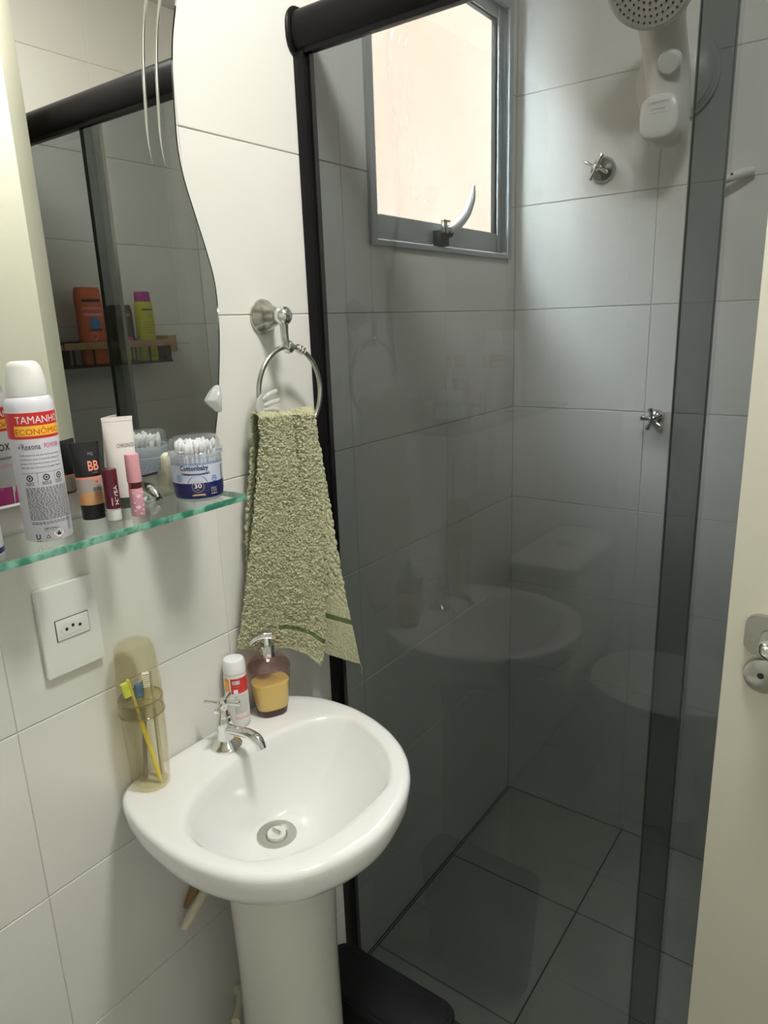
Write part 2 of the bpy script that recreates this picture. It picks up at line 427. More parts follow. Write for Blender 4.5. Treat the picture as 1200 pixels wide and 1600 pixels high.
tiles(wf, grid(xed, zed), lambda a, b, d: basis((-1, 0, 0), (0, 0, 1), (0, 1, 0), (a, YF+d, b)), X['tile'])
fl = struct(box('floor', (-.0055, YF-TD, -.12), (RW+.0055, YB+.0055, -TD+.002), X['fgrout']))
fx = edges(0, RW, .356, .35); fy = edges(YF, YB, 1.402-10*.35, .35)
tiles(fl, grid(fx, fy), lambda a, b, d: basis((1, 0, 0), (0, 1, 0), (0, 0, 1), (a, b, d)), X['ftile'])
struct(box('ceiling', (-.035, YF-T, HC), (RW+T, YB+T, HC+.1), X['paint']))
# doorway to the hall, behind the open leaf
struct(boxes('trim_1', [((RW-.012, DOOR[0]-.05, 0), (RW+T+.01, DOOR[0]-.003, 2.17)), ((RW-.012, DOOR[1]+.003, 0), (RW+T+.01, DOOR[1]+.04, 2.17)),
      ((RW-.012, DOOR[0]-.003, DOOR[3]+.003), (RW+T+.01, DOOR[1]+.003, 2.17))], X['door'], bev=.003))
struct(box('floor_hall', (RW+.006, -.9, -.12), (2.4, 1.9, -.002), X['ftile']))
struct(boxes('wall_hall', [((2.3, -.9, 0), (2.4, 1.9, HC)), ((RW+T, -.98, 0), (2.4, -.9, HC)), ((RW+T, 1.9, 0), (2.4, 1.98, HC))], X['wall_out']))
struct(box('ceiling_hall', (RW+T, -.98, HC), (2.4, 1.98, HC+.1), X['paint']))
# light well outside the window
struct(box('wall_outside', (-1.45, -2.5, -3), (-1.30, 5.5, 3.33), X['outside']))
struct(box('ground_outside', (-1.45, -2.5, -3.1), (-.08, 5.5, -3.0), X['concrete']))

# ------------------------------------------------------------------ window
wn = struct(box('window_1', (-.034, WIN[0]+.0002, WIN[2]+.001), (-.030, WIN[0]+.0009, WIN[3]-.001), X['alu']))
def bars(name, y0, y1, z0, z1, wl_, wr_, wb_, wt_, x0, x1, m, parent, bev=.0015):
    return boxes(name, [((x0, y0, z0), (x1, y0+wl_, z1)), ((x0, y1-wr_, z0), (x1, y1, z1)),
                        ((x0, y0+wl_, z0), (x1, y1-wr_, z0+wb_)), ((x0, y0+wl_, z1-wt_), (x1, y1-wr_, z1))], m, parent, bev)
bars('window_frame', WIN[0]-.004, WIN[1]+.002, WIN[2]-.003, WIN[3]+.004, .018, .020, .010, .022, .0005, .009, X['alu'], wn)
bars('window_jamb', WIN[0]+.001, WIN[1]-.001, WIN[2]+.001, WIN[3]-.001, .006, .010, .006, .008, -.034, .0003, X['alu'], wn, .0005)
bars('sash', 1.153, 1.694, 1.578, 2.112, .016, .030, .043, .030, -.024, -.006, X['alu'], wn, .002)
bars('window_seal', 1.1675, 1.6665, 1.6195, 2.0835, .003, .010, .003, .005, -.020, -.0095, X['alu_dark'], wn, .0004)
bars('glazing_bead', 1.660, 1.690, 1.580, 2.108, .003, .003, .002, .002, -.006, -.003, X['alu'], wn, .0005)
box('window_pane', (-.017, 1.168, 1.620), (-.013, 1.662, 2.082), X['pane'], wn)
hd = root('window_latch', (0.0, 1.385, 1.60), 'curved silver latch lever with black base on the shower window frame', 'window latch')
box('latch_base', (-.0055, 1.365, 1.574), (.014, 1.400, 1.606), X['blackpl'], hd, .002)
boxes('latch_hook', [((.0145, 1.366, 1.600), (.021, 1.371, 1.622)), ((.0145, 1.376, 1.600), (.021, 1.381, 1.622)), ((.0145, 1.366, 1.622), (.021, 1.395, 1.626))], X['dullchrome'], hd, .001)
lathe('pivot', (.014, 1.398, 1.600), [(0, 0), (.008, 0), (.008, .006), (.006, .008), (0, .008)], X['blackpl'], hd, axis=(1, 0, 0), n=20)
tube('lever', [(.019, 1.392, 1.606), (.022, 1.425, 1.620), (.024, 1.458, 1.645), (.026, 1.478, 1.675), (.027, 1.486, 1.705)], [.007, .0100, .0100, .0080, .003], X['lever'], hd)

# ------------------------------------------------------------------ shower enclosure
GY1, GY2 = .9575, .9735
sh = root('shower_enclosure', (0, .96, 0), 'smoked glass shower screen with black rail behind the washbasin', 'shower screen')
P1 = box('fixed_glass_panel', (.004, GY1-.004, .012), (.6465, GY1+.004, 1.846), X['smoke'], sh)
box('panel_edge', (.6466, GY1-.004, .012), (.6479, GY1+.004, 1.846), X['smoke_edge'], P1)
P2 = box('sliding_glass_panel', (.6045, GY2-.004, .012), (RW-.004, GY2+.004, 1.846), X['smoke'], sh)
box('panel_edge', (.6030, GY2-.004, .012), (.6044, GY2+.004, 1.846), X['polished_edge'], P2)
def dprof(rx, rz, cy, cz, x, n=28):
    out = []
    for k in range(n):
        t = 2*pi*k/n; e = 2.6; ct, st = cos(t), sin(t)
        out.append(Vector((x, cy+rx*math.copysign(abs(ct)**(2/e), ct), cz+rz*math.copysign(abs(st)**(2/e), st))))
    return out
loft('top_rail', [dprof(.026, .030, .962, 1.866, x) for x in (.006, RW-.006)], X['black'], sh, 50)
loft('rail_end_cap', [dprof(r, r+.004, .962, 1.866, x) for r, x in ((.026, .0004), (.031, .0010), (.032, .0045), (.030, .0065))], X['black'], sh, 50)
loft('rail_end_cap', [dprof(r, r+.004, .962, 1.866, x) for r, x in ((.030, RW-.0065), (.032, RW-.0045), (.031, RW-.001), (.026, RW-.0004))], X['black'], sh, 50)
box('wall_channel', (.0005, .9455, .005), (.0215, .972, 1.836), X['black'], sh, .0015)
box('wall_channel', (RW-.0215, .962, .005), (RW-.0005, .988, 1.836), X['black'], sh, .0015)
box('bottom_track', (.0218, .946, .0003), (RW-.0218, .985, .011), X['black'], sh, .0015)
box('rail_lip', (.006, .947, 1.8315), (RW-.006, .951, 1.842), X['black'], sh, .001)

# ------------------------------------------------------------------ ceiling lamp
lp = root('ceiling_lamp', (.70, .60, HC), 'round white ceiling lamp over the washbasin', 'ceiling lamp')
lathe('lamp_base', (.70, .60, HC-.02), [(0, 0), (.125, 0), (.130, .004), (.130, .0195), (0, .0195)], X['plastic'], lp)
lathe('lamp_diffuser', (.70, .60, HC-.05), [(0, 0), (.07, .002), (.105, .010), (.118, .022), (.119, .0295), (0, .0295)], emit('lamp_opal', (1.0, .975, .925), LAMP), lp)

# ------------------------------------------------------------------ washbasin
ZR = .787
OUT = [(.0015, .52), (.0015, .492), (.010, .472), (.04, .453), (.10, .438), (.16, .4325), (.20, .434), (.24, .441), (.28, .454), (.315, .476), (.343, .510), (.362, .552), (.371, .592), (.372, .622),
       (.366, .655), (.356, .692), (.338, .728), (.311, .762), (.280, .788), (.245, .808), (.205, .823), (.155, .833), (.100, .832), (.060, .821), (.025, .802), (.008, .784), (.0015, .765), (.0015, .740)]
BC = (.200, .636)
def rayhit(poly, c, t):
    d = (cos(t), sin(t)); best = None
    for (x1, y1), (x2, y2) in zip(poly, poly[1:]+poly[:1]):
        ex, ey = x2-x1, y2-y1; den = d[0]*ey-d[1]*ex
        if abs(den) < 1e-12: continue
        s = ((x1-c[0])*ey-(y1-c[1])*ex)/den; q = ((x1-c[0])*d[1]-(y1-c[1])*d[0])/den
        if s > 0 and -1e-6 <= q <= 1+1e-6 and (best is None or s < best): best = s
    return best
NS = 128; th = [2*pi*k/NS for k in range(NS)]
Or = [rayhit(OUT, BC, t) for t in th]
for _ in range(2): Or = [(Or[k-1]+2*Or[k]+Or[(k+1) % NS])/4 if abs(cos(th[k])) < 2 else Or[k] for k in range(NS)]
def inner(t):
    ct, st = cos(t), sin(t); a = .128 if ct > 0 else .112; b = .176
    return (abs(ct/a)**2.25+abs(st/b)**2.25)**(-1/2.25)
Ir = [min(inner(t), o-.027) for t, o in zip(th, Or)]
DR = (.146, .636); rings = []
def pol(c, r, t, z): return Vector((max(c[0]+r*cos(t), .0012), c[1]+r*sin(t), z))
def lerp2(a, b, s): return Vector(a)*(1-s)+Vector(b)*s
for s in [i/18 for i in range(19)]:
    z = .6605+.118*(s**2.1)
    rings.append([lerp2(pol(DR, .031, t, z), pol(BC, ir-.006, t, z), s) for t, ir in zip(th, Ir)])
for dr, z in ((-.0035, ZR-.0045), (-.001, ZR-.0022), (.0025, ZR-.0006), (.007, ZR)):
    rings.append([pol(BC, ir+dr, t, z) for t, ir in zip(th, Ir)])
for s in (.4, .8): rings.append([pol(BC, ir+.007+(o-.009-ir-.007)*s, t, ZR+.0006) for t, ir, o in zip(th, Ir, Or)])
for dr, z in ((-.008, ZR), (-.004, ZR-.0015), (-.001, ZR-.005), (0, ZR-.010), (-.001, ZR-.020)):
    rings.append([pol(BC, o+dr, t, z) for t, o in zip(th, Or)])
PC = (.150, .634)
def ped(t, r=.082): return pol(PC, r, t, 0)
for i in range(1, 15):
    a = (pi/2)*i/14; q = 1-cos(a); zz = ZR-.020-.078*sin(a)-.036*(1-cos(a))**2.2
    R = []
    for t, o in zip(th, Or):
        A = pol(BC, o-.001, t, zz); B = ped(t); B.z = zz; p = A*(1-q)+B*q; p.z = zz; R.append(p)
    rings.append(R)
sk = root('washbasin', (.15, .634, .66), 'oval white china washbasin on a pedestal against the left wall', 'sink')
loft('basin', rings, X['ceramic'], sk, 60, caps=False)
pr_ = []
for z, rx, ry in ((0.0003, .088, .088), (.012, .088, .088), (.02, .083, .082), (.20, .078, .078), (.45, .076, .077), (.60, .079, .081), (.650, .083, .086)):
    pr_.append(supering((.152, .634), rx, ry, 0, z, 2.3, 56))
loft('pedestal', pr_, X['pedestal'], sk, 40)
dr = lathe('drain', (DR[0], DR[1], .6570), [(0, -.006), (.031, -.006), (.031, .0045), (.030, .0062), (.024, .0058), (.0165, .0035), (.015, .001), (0, .001)], X['steel'], sk)
lathe('drain_plug', (DR[0], DR[1], .6582), [(0, 0), (.0145, 0), (.0145, .006), (.013, .0075), (.0115, .0065), (0, .0060)], X['plastic'], dr)
box('plug_grip', (DR[0]-.008, DR[1]-.0022, .6642), (DR[0]+.008, DR[1]+.0022, .6695), X['dullchrome'], dr, .001)
# tap
TX, TY = .054, .632
tp = root('basin_tap', (TX, TY, ZR+.001), 'chrome cross-handle tap at the back of the washbasin', 'tap')
zb = ZR+.0008
lathe('tap_base', (TX, TY, zb), [(0, 0), (.0245, 0), (.0245, .002), (.021, .006), (.015, .010), (.0125, .013), (0, .013)], X['chrome'], tp)
lathe('tap_body', (TX, TY, zb+.012), [(0, 0), (.0125, 0), (.0115, .012), (.0128, .026), (.0125, .034), (.0105, .038), (.0105, .041), (.008, .044), (.0075, .056), (0, .056)], X['chrome'], tp)
tube('spout', [(TX+.004, TY, zb+.030), (TX+.025, TY, zb+.034), (TX+.052, TY, zb+.0385), (TX+.072, TY, zb+.035), (TX+.081, TY, zb+.022)], [.0085, .0078, .0078, .0085, .0075], X['chrome'], tp, n=18)
hc = Vector((TX, TY, zb+.074))
hdl = lathe('cross_handle', (TX, TY, zb+.066), [(0, 0), (.006, 0), (.0085, .004), (.0085, .010), (.006, .014), (0, .015)], X['chrome'], tp)
bm = bmesh.new()
for k in range(4):
    t = radians(28+90*k); d = Vector((cos(t), sin(t), 0))
    sweep_bm(bm, [hc+d*.006, hc+d*.014, hc+d*.0275, hc+d*.029], [.0034, .0030, .0044, .0030], 12)
frombm('handle_spokes', bm, X['chrome'], hdl, True)

# soap dispenser
SX, SY = .0445, .744; ph = radians(62)
sd = root('soap_dispenser', (SX, SY, ZR+.001), 'mauve see-through pump bottle half full of yellow soap', 'soap dispenser')
def srings(rows, e=3.2): return [supering((SX, SY), a, b, ph, zb+z, e, 44) for a, b, z in rows]
loft('bottle', srings([(.0245, .0200, .001), (.0255, .0208, .004), (.0285, .0225, .020), (.0325, .0255, .055), (.0350, .0275, .084), (.0345, .0270, .090), (.030, .024, .097), (.022, .018, .104), (.013, .012, .108), (.0115, .0115, .110)], 2.7), X['soapbody'], sd, 45)
loft('bottle_base', srings([(.0242, .0197, .0015), (.0248, .0200, .004), (.0258, .0208, .0115)], 2.7), X['soapbase'], sd)
loft('liquid_soap', srings([(.0256, .0198, .012), (.0270, .0208, .020), (.0300, .0232, .045), (.0312, .0242, .059)], 2.7), X['soap'], sd)
loft('shoulder_rim', srings([(.0347, .0272, .0835), (.0356, .0281, .0845), (.0356, .0281, .0865), (.0347, .0272, .0875)], 2.7), X['soapbody'], sd)
tube('dip_tube', [(SX, SY, zb+.11), (SX+.003, SY+.004, zb+.07), (SX+.008, SY+.010, zb+.060)], .0022, X['clearpl'], sd, n=10)
lathe('pump_collar', (SX, SY, zb+.104), [(0, 0), (.0125, 0), (.0125, .018), (.0118, .020), (.0075, .0205), (0, .0205)], X['chrome'], sd)
lathe('pump_stem', (SX, SY, zb+.124), [(0, 0), (.0068, 0), (.0068, .014), (0, .014)], X['chrome'], sd)
d2 = Vector((-.45, -.89, 0))*-1; dn = Vector((-.55, -.83, 0)).normalized()
tube('pump_head', [Vector((SX, SY, zb+.139))-dn*.008, Vector((SX, SY, zb+.141))+dn*.004, Vector((SX, SY, zb+.138))+dn*.018, Vector((SX, SY, zb+.131))+dn*.028], [.0068, .0070, .0052, .0035], X['chrome'], sd, n=16)
# white powder bottle
CX, CY = .0235, .688; r = .0185
rb = root('powder_bottle', (CX, CY, ZR+.001), 'small white bottle with red label band beside the soap dispenser', 'bottle')
prof = [(0, 0), (.0165, 0), (.0185, .003), (.0188, .02), (.0188, .088), (.0175, .0935), (.0172, .0955), (0, .0955)]
lathe('bottle_body', (CX, CY, zb), prof, X['plastic'], rb)
lathe('cap', (CX, CY, zb+.0957), [(0, 0), (.0182, 0), (.0184, .004), (.0178, .016), (.0160, .0215), (.011, .0232), (0, .0238)], X['white'], rb)
p = Print(cylmap((CX, CY), .01885, radians(-36)))
p.rect(-.010, zb+.063, .024, zb+.0895, X['red']); p.rect(-.022, zb+.064, -.0125, zb+.089, X['orangep']); p.rect(-.020, zb+.070, -.0145, zb+.083, X['yellow'], 2)
p.rect(-.007, zb+.0795, .005, zb+.0855, X['white'], 2)
for k in range(14): p.rect(-.0063+k*.0008, zb+.0800, -.0063+k*.0008+random.choice((.0002, .0004)), zb+.0850, X['ink'], 3)
p.text('10', -.004, zb+.0745, .007, X['coral'], .002); p.rect(-.006, zb+.0635, .001, zb+.0705, X['white'], 2)
p.para(-.006, .017, zb+.060, zb+.026, X['greyink'], .0019, .0008); p.para(-.006, .018, zb+.0195, zb+.0150, X['coral'], .0045, .0026); p.rect(-.008, zb+.0215, .022, zb+.0222, X['pinkp'])
p.done('label_print', rb, 'red band with barcode and small grey print')
# toothbrush case
KX, KY = .0335, .508
tcse = root('toothbrush_case', (KX, KY, ZR+.001), 'tall amber see-through toothbrush case standing at the left of the basin', 'toothbrush case')
def shell(prof_out, t):  # thin walled open vessel: out then back in
    return prof_out+[(max(r-t, 0), z) for r, z in prof_out[::-1][:-1]]
lathe('case_cup', (KX, KY, zb), [(0, 0), (.0250, 0), (.0268, .003), (.0285, .030), (.0300, .080), (.0305, .138), (.0292, .138), (.0286, .08), (.0270, .03), (.0250, .0065), (0, .005)], X['amber'], tcse, ex=.98, ey=.98, n=48)
lathe('case_lid', (KX, KY, zb+.118), [(.0309, 0), (.0312, .002), (.0304, .040), (.0285, .075), (.0268, .094), (.0235, .1025), (.0160, .1060), (0, .107), (0, .1055), (.0155, .1045), (.0225, .101), (.0256, .0935), (.0273, .075), (.0292, .04), (.0298, .001), (.0309, 0)], X['amber'], tcse, n=48)
lathe('cup_rim', (KX, KY, zb+.1375), [(.0284, 0), (.0306, 0), (.0308, .0008), (.0306, .0016), (.0288, .0016), (.0284, 0)], X['amber_rim'], tcse, n=48)
lathe('lid_rim', (KX, KY, zb+.1165), [(.0297, 0), (.0313, 0), (.0315, .0008), (.0313, .0013), (.0298, .0013), (.0297, 0)], X['amber_rim'], tcse, n=48)
def brush(name, a, b, face, hm, bmx, label, hr=.003):
    a = Vector(a); b = Vector(b); d = (b-a).normalized(); L = (b-a).length; face = Vector(face); face = (face-d*face.dot(d)).normalized(); sd_ = d.cross(face)
    t = root(name, tuple(a), label, 'toothbrush')
    N = 14; rr = []
    for i in range(N+1):
        s = i/N; w = hr*(1.25 if s < .5 else (1.25-.7*(s-.5)/.25 if s < .75 else .55+(.9 if s > .85 else 0))); h = hr*(1.0 if s < .6 else .62)
        c = a+d*(L*s); rr.append([c+sd_*(w*cos(2*pi*k/12))+face*(h*sin(2*pi*k/12)) for k in range(12)])
    loft('handle', rr, hm, t)
    bm = bmesh.new()
    for i in range(7):
        for j in (-1, 0, 1):
            c = a+d*(L*(.865+.019*i))+sd_*(j*.0026)+face*.0018
            sweep_bm(bm, [c, c+face*.0095], [.0011, .0012], 6)
    o = frombm('bristles', bm, bmx, t); return t
brush('toothbrush', (KX+.012, KY+.006, zb+.0075), (KX-.006, KY-.012, zb+.168), (-.2, -1, 0), X['bryellow'], X['brneon'], 'toothbrush with yellow handle and neon yellow bristles in the amber case')
brush('toothbrush', (KX-.008, KY-.004, zb+.0075), (KX+.002, KY+.006, zb+.160), (-.3, -1, 0), X['brgrey'], X['brblue'], 'toothbrush with dark grey handle and blue bristles in the amber case')
brush('toothbrush', (KX+.004, KY+.016, zb+.0085), (KX+.010, KY+.014, zb+.176), (-.6, -1, 0), X['brsilver'], X['white'], 'toothbrush with silvery clear handle and white bristles in the amber case')

# supply hose bits below the basin
hs = root('support_strap', (.02, .545, .50), 'cream plastic strap with brown sealant under the left of the washbasin', 'strap')
tube('strap', [(.024, .612, .560), (.022, .585, .533), (.020, .558, .511), (.020, .536, .493)], [.0085, .0085, .0085, .0075], X['creampl'], hs, n=14)
tube('sealant', [(.012, .600, .560), (.010, .570, .535), (.010, .550, .517)], [.006, .007, .003], X['foam'], hs, n=10)
tag(tube('waste_pipe', [(.0012, .640, .262), (.020, .632, .262), (.040, .607, .262), (.048, .594, .262)], .008, X['creampl']), 'cream waste pipe stub between wall and pedestal', 'pipe')

# trash bin
bx0, bx1, by0, by1, bh = .098, .362, .722, .826, .272
bn = root('waste_bin', ((bx0+bx1)/2, (by0+by1)/2, 0), 'slim black plastic bin on the floor between pedestal and shower glass', 'bin')
def rr3(g, z, r=.03): return [Vector((x, y, z)) for x, y in rrect(bx0+g, by0+g, bx1-g, by1-g, r-g*.4, 6)]
loft('bin_body', [rr3(.018, .0005), rr3(.016, .006), rr3(.003, bh-.02), rr3(.003, bh-.010)], X['blackpl'], bn, 50)
loft('bin_lid', [rr3(.0005, bh-.0098), rr3(0, bh-.004), rr3(.002, bh), rr3(.006, bh+.001), rr3(.008, bh-.0005), rr3(.014, bh-.001), rr3(.03, bh+.004, .03)], X['blackpl'], bn, 30)
bm = bmesh.new(); q = rrect(bx0+.011, by0+.011, bx1-.011, by1-.011, .022, 6); per = []
for (a, b) in zip(q, q[1:]+q[:1]):
    L = math.dist(a, b); k = max(1, int(L/.0052))
    for i in range(k): per.append((a[0]+(b[0]-a[0])*i/k, a[1]+(b[1]-a[1])*i/k))
for x, y in per:
    bmesh.ops.create_icosphere(bm, subdivisions=1, radius=.0012, matrix=Matrix.Translation((x, y, bh-.0003)))
frombm('lid_stitching', bm, X['blackpl'], bn)['kind'] = 'stuff'

# ------------------------------------------------------------------ mirror with clips
MX_ = .018
edge = [(.52, 1.227), (.66, 1.2275), (.686, 1.232), (.696, 1.245), (.702, 1.265), (.712, 1.303), (.720, 1.349), (.727, 1.396), (.7305, 1.441), (.729, 1.486), (.720, 1.525), (.706, 1.571), (.692, 1.618), (.6865, 1.655), (.6875, 1.70), (.690, 1.742), (.696, 1.787), (.708, 1.834), (.716, 1.880), (.712, 1.920), (.690, 1.955), (.640, 1.975), (.52, 1.985)]
ep = smoothpath([(a, b, 0) for a, b in edge], 4)
right = [(v.x, v.y) for v in ep]; left = [(.72-y, z) for y, z in right[::-1]]
outl = right+left
mr = root('mirror', (.016, .36, 1.60), 'wavy-edged frameless mirror above the glass shelf', 'mirror')
def inset(pl, d):
    n = len(pl); out = []
    for i in range(n):
        a = Vector(pl[i-1]); b = Vector(pl[(i+1) % n]); t = (b-a)
        if t.length < 1e-9: out.append(pl[i]); continue
        t.normalize(); out.append((pl[i][0]-t.y*d, pl[i][1]+t.x*d))
    return out
clean = [outl[0]]
for q in outl[1:]:
    if math.dist(q, clean[-1]) > 2e-3: clean.append(q)
outl = clean
i1 = inset(outl, .0035)
prism('mirror_glass', i1, 'x', MX_-.0035, MX_, X['mirror'], mr)
bm = bmesh.new()
R = [[bm.verts.new((x, y, z)) for y, z in pl] for pl, x in ((outl, MX_-.0035), (outl, MX_-.0016), (i1, MX_+.00005))]
for A, B in zip(R[:-1], R[1:]):
    for k in range(len(A)): bm.faces.new((A[k], A[(k+1) % len(A)], B[(k+1) % len(A)], B[k]))
frombm('mirror_rim', bm, X['bevelglass'], mr, True, 30)
prism('mirror_back', inset(outl, .004), 'x', .0045, MX_-.0036, X['mirback'], mr)
for off in (.047, .027):
    pts = [(y, z) for y, z in right if 1.60 < z < 1.95]
    P = []
    for y, z in pts:
        s = max(0., min(1., (1.78-z)/.2)); P.append(Vector((MX_-.0010, y-off-.002*s, z)))
    tube('engraved_groove', P, [.0026*min(1, (i+1)/8) for i in range(len(P))], X['bevelglass'], mr, n=10, sub=1)
CLP = [(y, z) for y, z in [(.6915, 1.3205), (.6905, 1.3180), (.6925, 1.3140), (.7060, 1.3010), (.7110, 1.2985), (.7135, 1.3010), (.7150, 1.3180), (.7150, 1.3360), (.7130, 1.3395), (.7090, 1.3385), (.6990, 1.3290)]]
mc = tag(loft('mirror_clip', [[Vector((x, .704+(y-.704)*s, 1.318+(z-1.318)*s)) for y, z in smoothpoly] for x, s, smoothpoly in
     [(MX_+.0006, 1.0, CLP), (MX_+.006, .95, CLP), (MX_+.012, .45, CLP)]], X['milky']),
     'milky plastic clip on the right edge of the mirror', 'mirror clip')
mc2 = tag(loft('mirror_clip', [[Vector((x, y, z)) for y, z in rrect(.603, 1.199, .628, 1.254, .009)] for x in (.0008, MX_+.004, MX_+.006)], X['creampl']), 'cream plastic clip under the mirror beside the swab jar', 'mirror clip')

# ------------------------------------------------------------------ glass shelf
ZS = 1.195
sf = root('glass_shelf', (.06, .36, ZS-.008), 'clear glass shelf with green edge under the mirror', 'shelf')
box('shelf_pane', (.003, .060, ZS-.0085), (.1165, .660, ZS-.0002), X['shelf'], sf)
boxes('shelf_edge', [((.1166, .0585, ZS-.0085), (.1185, .6615, ZS-.0002)), ((.003, .6601, ZS-.0085), (.1166, .6615, ZS-.0002)), ((.003, .0585, ZS-.0085), (.1166, .0599, ZS-.0002))], X['shelf_edge'], sf, .0004)
for yy in (.575, .145):
    br = tube('shelf_bracket', [(.0008, yy, ZS+.001), (.010, yy, ZS+.013), (.024, yy, ZS+.012), (.036, yy, ZS+.003)], [.009, .010, .0085, .005], X['chrome'], sf, n=16)
    lathe('bracket_screw', (.030, yy+.006, ZS), [(0, 0), (.0045, 0), (.0045, .003), (.003, .0045), (0, .0045)], X['chrome'], br, n=16)

# ------------------------------------------------------------------ shelf items
zi = ZS+.0006
def aerosol(c, label, front, name='spray_can'):
    t = root(name, (c[0], c[1], zi), label, 'spray can')
    lathe('can_body', (c[0], c[1], zi), [(0, 0), (.0235, 0), (.0250, .002), (.0250, .150), (.0246, .155), (.0225, .1595), (.0212, .161), (0, .161)], X['canwhite'], t, n=56)
    n = 48; rr = []
    for z, rad in ((.1612, .0212), (.1625, .0217), (.180, .0205), (.192, .0178), (.1965, .0150), (.198, .011)):
        rr.append([Vector((c[0]+rad*cos(2*pi*k/n), c[1]+rad*sin(2*pi*k/n), zi+z)) for k in range(n)])
    # finger groove pressed into the cap on one side
    g = radians(front-40); gd = Vector((cos(g), sin(g), 0))
    for ring in rr[2:]:
        for v in ring:
            q = (v-Vector((c[0], c[1], v.z))).dot(gd)
            if q > .006: v -= gd*(q-.006)*.38
    loft('spray_cap', rr, X['plastic'], t, 50)
    return t
C1 = (.069, .400); cn = aerosol(C1, 'tall white aerosol can with red band and small print on the shelf', -27)
th0 = math.atan2(-.40, .773)
p = Print(cylmap(C1, .02505, th0), .0015)
z_ = lambda k: zi+k
p.rect(-.052, z_(.1165), .052, z_(.1445), X['red']); p.text('TAMANHO', -.0165, z_(.1330), .0490, X['white'], .0078, .0, 3)
p.rect(-.0195, z_(.1195), .046, z_(.1305), X['yellow'], 2); p.text('ECONÔMICO', -.0180, z_(.1210), .0560, X['red'], .0080, .0, 3)
p.poly([(-.0185, z_(.1085)), (-.0170, z_(.1055)), (-.0150, z_(.1125)), (-.0168, z_(.1080))], X['navy'], 2)
p.text('Rexona', -.0140, z_(.1050), .0190, X['navy'], .0065, .0, 2); p.text('POWDER', .0090, z_(.1058), .0185, X['magenta'], .0050, .0, 2)
random.seed(3)
for k, ln in enumerate(('Antitranspirante eficacia de Rexona clinical', 'aerosol com novo e avancado sistema para', 'protecao. 72 horas de protecao contra suor e', 'odor que nao sai na hora de agitar. Aplique')):
    p.text(ln, -.0185, z_(.0975-.0045*k), .045, X['ink'], .0021)
p.rect(-.0185, z_(.0790), .030, z_(.0793), X['ink']); p.rect(-.0030, z_(.0660), -.0027, z_(.0790), X['ink']); p.rect(.0150, z_(.0660), .0153, z_(.0790), X['ink'])
for q in (-.0110, .0060, .0210):
    p.ring(q, z_(.0735), .0036, .0024, X['ink']); p.disc(q, z_(.0735), .0012, X['ink']); p.para(q-.005, q+.005, z_(.0690), z_(.0660), X['ink'], .0014, .0007)
p.para(-.0175, .032, z_(.0625), z_(.0260), X['ink'], .00155, .0007)
p.para(-.0165, .028, z_(.0235), z_(.0200), X['ink'], .0018, .0007)
p.ring(.0005, z_(.0140), 0, 0, X['ink'])
p.rect(-.0045, z_(.0130), .0085, z_(.0133), X['ink']); p.rect(-.0045, z_(.0165), .0085, z_(.0168), X['ink']); p.rect(-.0045, z_(.0130), -.0042, z_(.0168), X['ink']); p.rect(.0082, z_(.0130), .0085, z_(.0168), X['ink']); p.para(-.0035, .0078, z_(.0158), z_(.0142), X['ink'])
p.text('U', -.0145, z_(.0035), .0050, X['ink'], .0062, .03); p.para(-.0145, -.0085, z_(.0022), z_(.0012), X['ink'])
p.poly([(-.0040, z_(.0045)), (.0010, z_(.0045)), (-.0015, z_(.0090))], X['ink'], 1); p.poly([(-.0028, z_(.0053)), (-.0002, z_(.0053)), (-.0015, z_(.0078))], X['canwhite'], 2)
dx, dz = .0100, z_(.0090)
p.poly([(dx-.0072, dz), (dx, dz-.0068), (dx+.0072, dz), (dx, dz+.0068)], X['red'], 1); p.poly([(dx-.0060, dz), (dx, dz-.0056), (dx+.0060, dz), (dx, dz+.0056)], X['white'], 2)
p.poly([(dx-.0018, dz-.0025), (dx+.0018, dz-.0025), (dx+.0022, dz-.0003), (dx+.0008, dz+.0006), (dx+.0004, dz+.003), (dx-.0012, dz+.0010), (dx-.0021, dz-.0004)], X['ink'], 3)
for k in range(16): p.rect(.0230, z_(.010+.0012*k), .0275, z_(.0104+.0012*k), X['ink'])
p.done('label_print', cn)
p = Print(cylmap(C1, .02505, radians(172)), .0015)      # the can's front, seen in the mirror
p.rect(-.026, z_(.1165), .026, z_(.1445), X['red']); p.text('TAMANHO', -.0225, z_(.1330), .0450, X['white'], .0075, .0, 3)
p.rect(-.0235, z_(.1195), .0235, z_(.1305), X['yellow'], 2); p.text('ECONÔMICO', -.0225, z_(.1210), .0450, X['red'], .0080, .015, 3)
p.text('Rexona', -.020, z_(.0935), .0400, X['ink'], .0125, .0, 2); p.rect(-.026, z_(.083), .026, z_(.086), X['greyink']); p.text('POWDER', -.0120, z_(.0735), .024, X['pinkp'], .0035, .02, 2)
p.rect(-.026, z_(.004), .026, z_(.050), X['magenta'], 1)
for k in range(7):
    t = radians(10+k*27); t2 = t+radians(8); e = .034
    p.poly([(0, z_(.024)), (e*cos(t), z_(.024)+.026*sin(t)), (e*cos(t2), z_(.024)+.026*sin(t2))], X['white'], 2)
p.poly([(-.026, z_(.040)), (-.026, z_(.056)), (-.0245, z_(.068))], X['navy'], 3); p.poly([(-.0245, z_(.068)), (-.0150, z_(.052)), (0, z_(.024)), (-.0260, z_(.050))], X['navy'], 3)
p.poly([(-.025, z_(.067)), (0, z_(.048)), (0, z_(.022)), (-.022, z_(.050))], X['navy'], 3); p.poly([(.025, z_(.067)), (.022, z_(.050)), (0, z_(.022)), (0, z_(.048))], X['navy'], 3)
